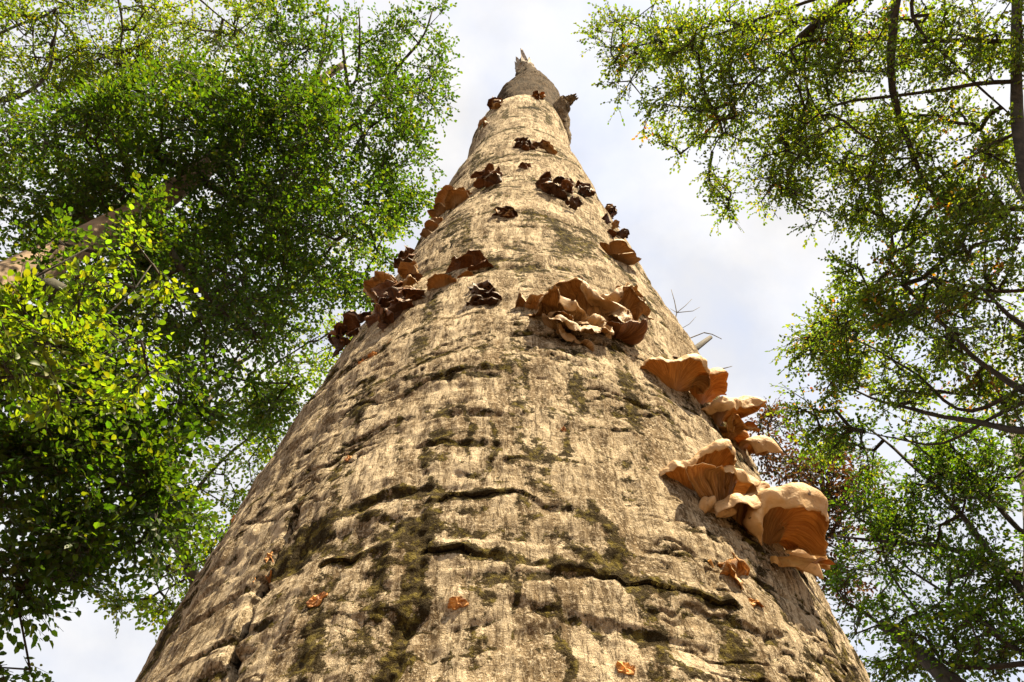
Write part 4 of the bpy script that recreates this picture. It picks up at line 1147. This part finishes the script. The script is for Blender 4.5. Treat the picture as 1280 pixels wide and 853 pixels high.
    tree('copper_beech', 'dark reddish copper beech behind the big fungus cluster', [fh, fh + [0, 0, 4], at(1010, 760, 13), at(1020, 690, 13.6), at(1030, 600, 14.6), at(1000, 530, 15.6)], [.13, .12, .1, .08, .05, .02],
         [([at(1020, 690, 13.6), at(1060, 640, 13.6), at(1090, 610, 13.8)], .03, .008), ([at(1030, 620, 14.2), at(980, 570, 14.2), at(960, 540, 14.4)], .03, .008), ([at(1025, 700, 13.5), at(1080, 720, 13.2)], .02, .006)],
         [(1000, 570, 45, 38, 14.2, .8, 50), (1045, 620, 40, 45, 13.8, .8, 48), (1060, 690, 40, 45, 13.4, .8, 34), (975, 530, 22, 25, 14.4, .5, 12)],
         COPPER, 108, leaf=.058, per=28, dens=1.7)
    # I: young beech close to the camera on the left, its leaves large enough to tell apart
    fi = foot(-120, 480, 4.3, 1.0)
    tree('young_beech', 'nearest young beech with bright yellow-green leaves at the left edge', [fi, fi + [0, 0, 1.6], at(-115, 470, 4.4), at(-80, 380, 4.9), at(-40, 300, 5.4)], [.06, .05, .04, .03, .012],
         [([at(-110, 460, 4.5), at(-30, 430, 4.6), at(40, 410, 4.7), at(130, 425, 4.8)], .012, .003), ([at(-90, 400, 4.8), at(0, 370, 4.9), at(60, 350, 5), at(110, 310, 5.1)], .012, .003), ([at(-110, 470, 4.4), at(0, 470, 4.6), at(100, 470, 4.7), at(170, 430, 4.9)], .012, .003),
          ([at(-100, 440, 4.6), at(60, 440, 4.8), at(140, 400, 5), at(190, 330, 5.3)], .012, .003)],
         [(35, 385, 42, 40, 4.8, .3, 15), (25, 435, 38, 35, 4.7, .3, 13), (95, 425, 50, 22, 4.8, .25, 11), (165, 440, 40, 40, 5.0, .25, 6), (90, 360, 40, 35, 5.1, .25, 6), (165, 335, 25, 35, 5.3, .25, 4), (205, 380, 25, 40, 5.3, .2, 5), (60, 480, 60, 25, 4.8, .3, 7), (150, 490, 50, 25, 5, .3, 3)],
         LIME, 109, leaf=.042, per=20, spray=.25, singles=dict(n=300, mesh=hero_leaves(), weight=lambda x, y: 1.0))
    # unseen trees added round the camera to dim sky fill; the sun comes in over these crowns
    for k, (x, y, h, lab) in enumerate([(-6.5, -5.5, 12.5, 'unseen beech added behind the photographer to the left'), (-1.2, -9.5, 11.0, 'unseen beech added straight behind the photographer'), (9.5, -3.2, 12.0, 'unseen beech added to the right of the photographer'), (-9.5, .8, 13.5, 'unseen beech added far out to the left of the photographer'), (6.0, -10.5, 9.5, 'unseen lower beech added behind the photographer to the right')]):
        tree('beech_tree', lab, [(x, y, -.1), (x + .1, y, h * .35), (x - .1, y + .1, h * .7), (x, y, h)], [.32, .24, .14, .04],
             [([(x, y, h * .45), (x + 1.2, y + .6, h * .6), (x + 2.2, y + .9, h * .7)], .07, .02), ([(x, y, h * .5), (x - 1.3, y + .3, h * .62), (x - 2.4, y + .2, h * .7)], .07, .02), ([(x, y, h * .55), (x, y - 1.4, h * .68), (x + .3, y - 2.4, h * .74)], .06, .02)],
             [], GREEN, 120 + k, leaf=.13, per=16, spray=.75, masses=[((x, y, h * .66), (3.1, 2.6, h * .34), 260)])
build_trees()
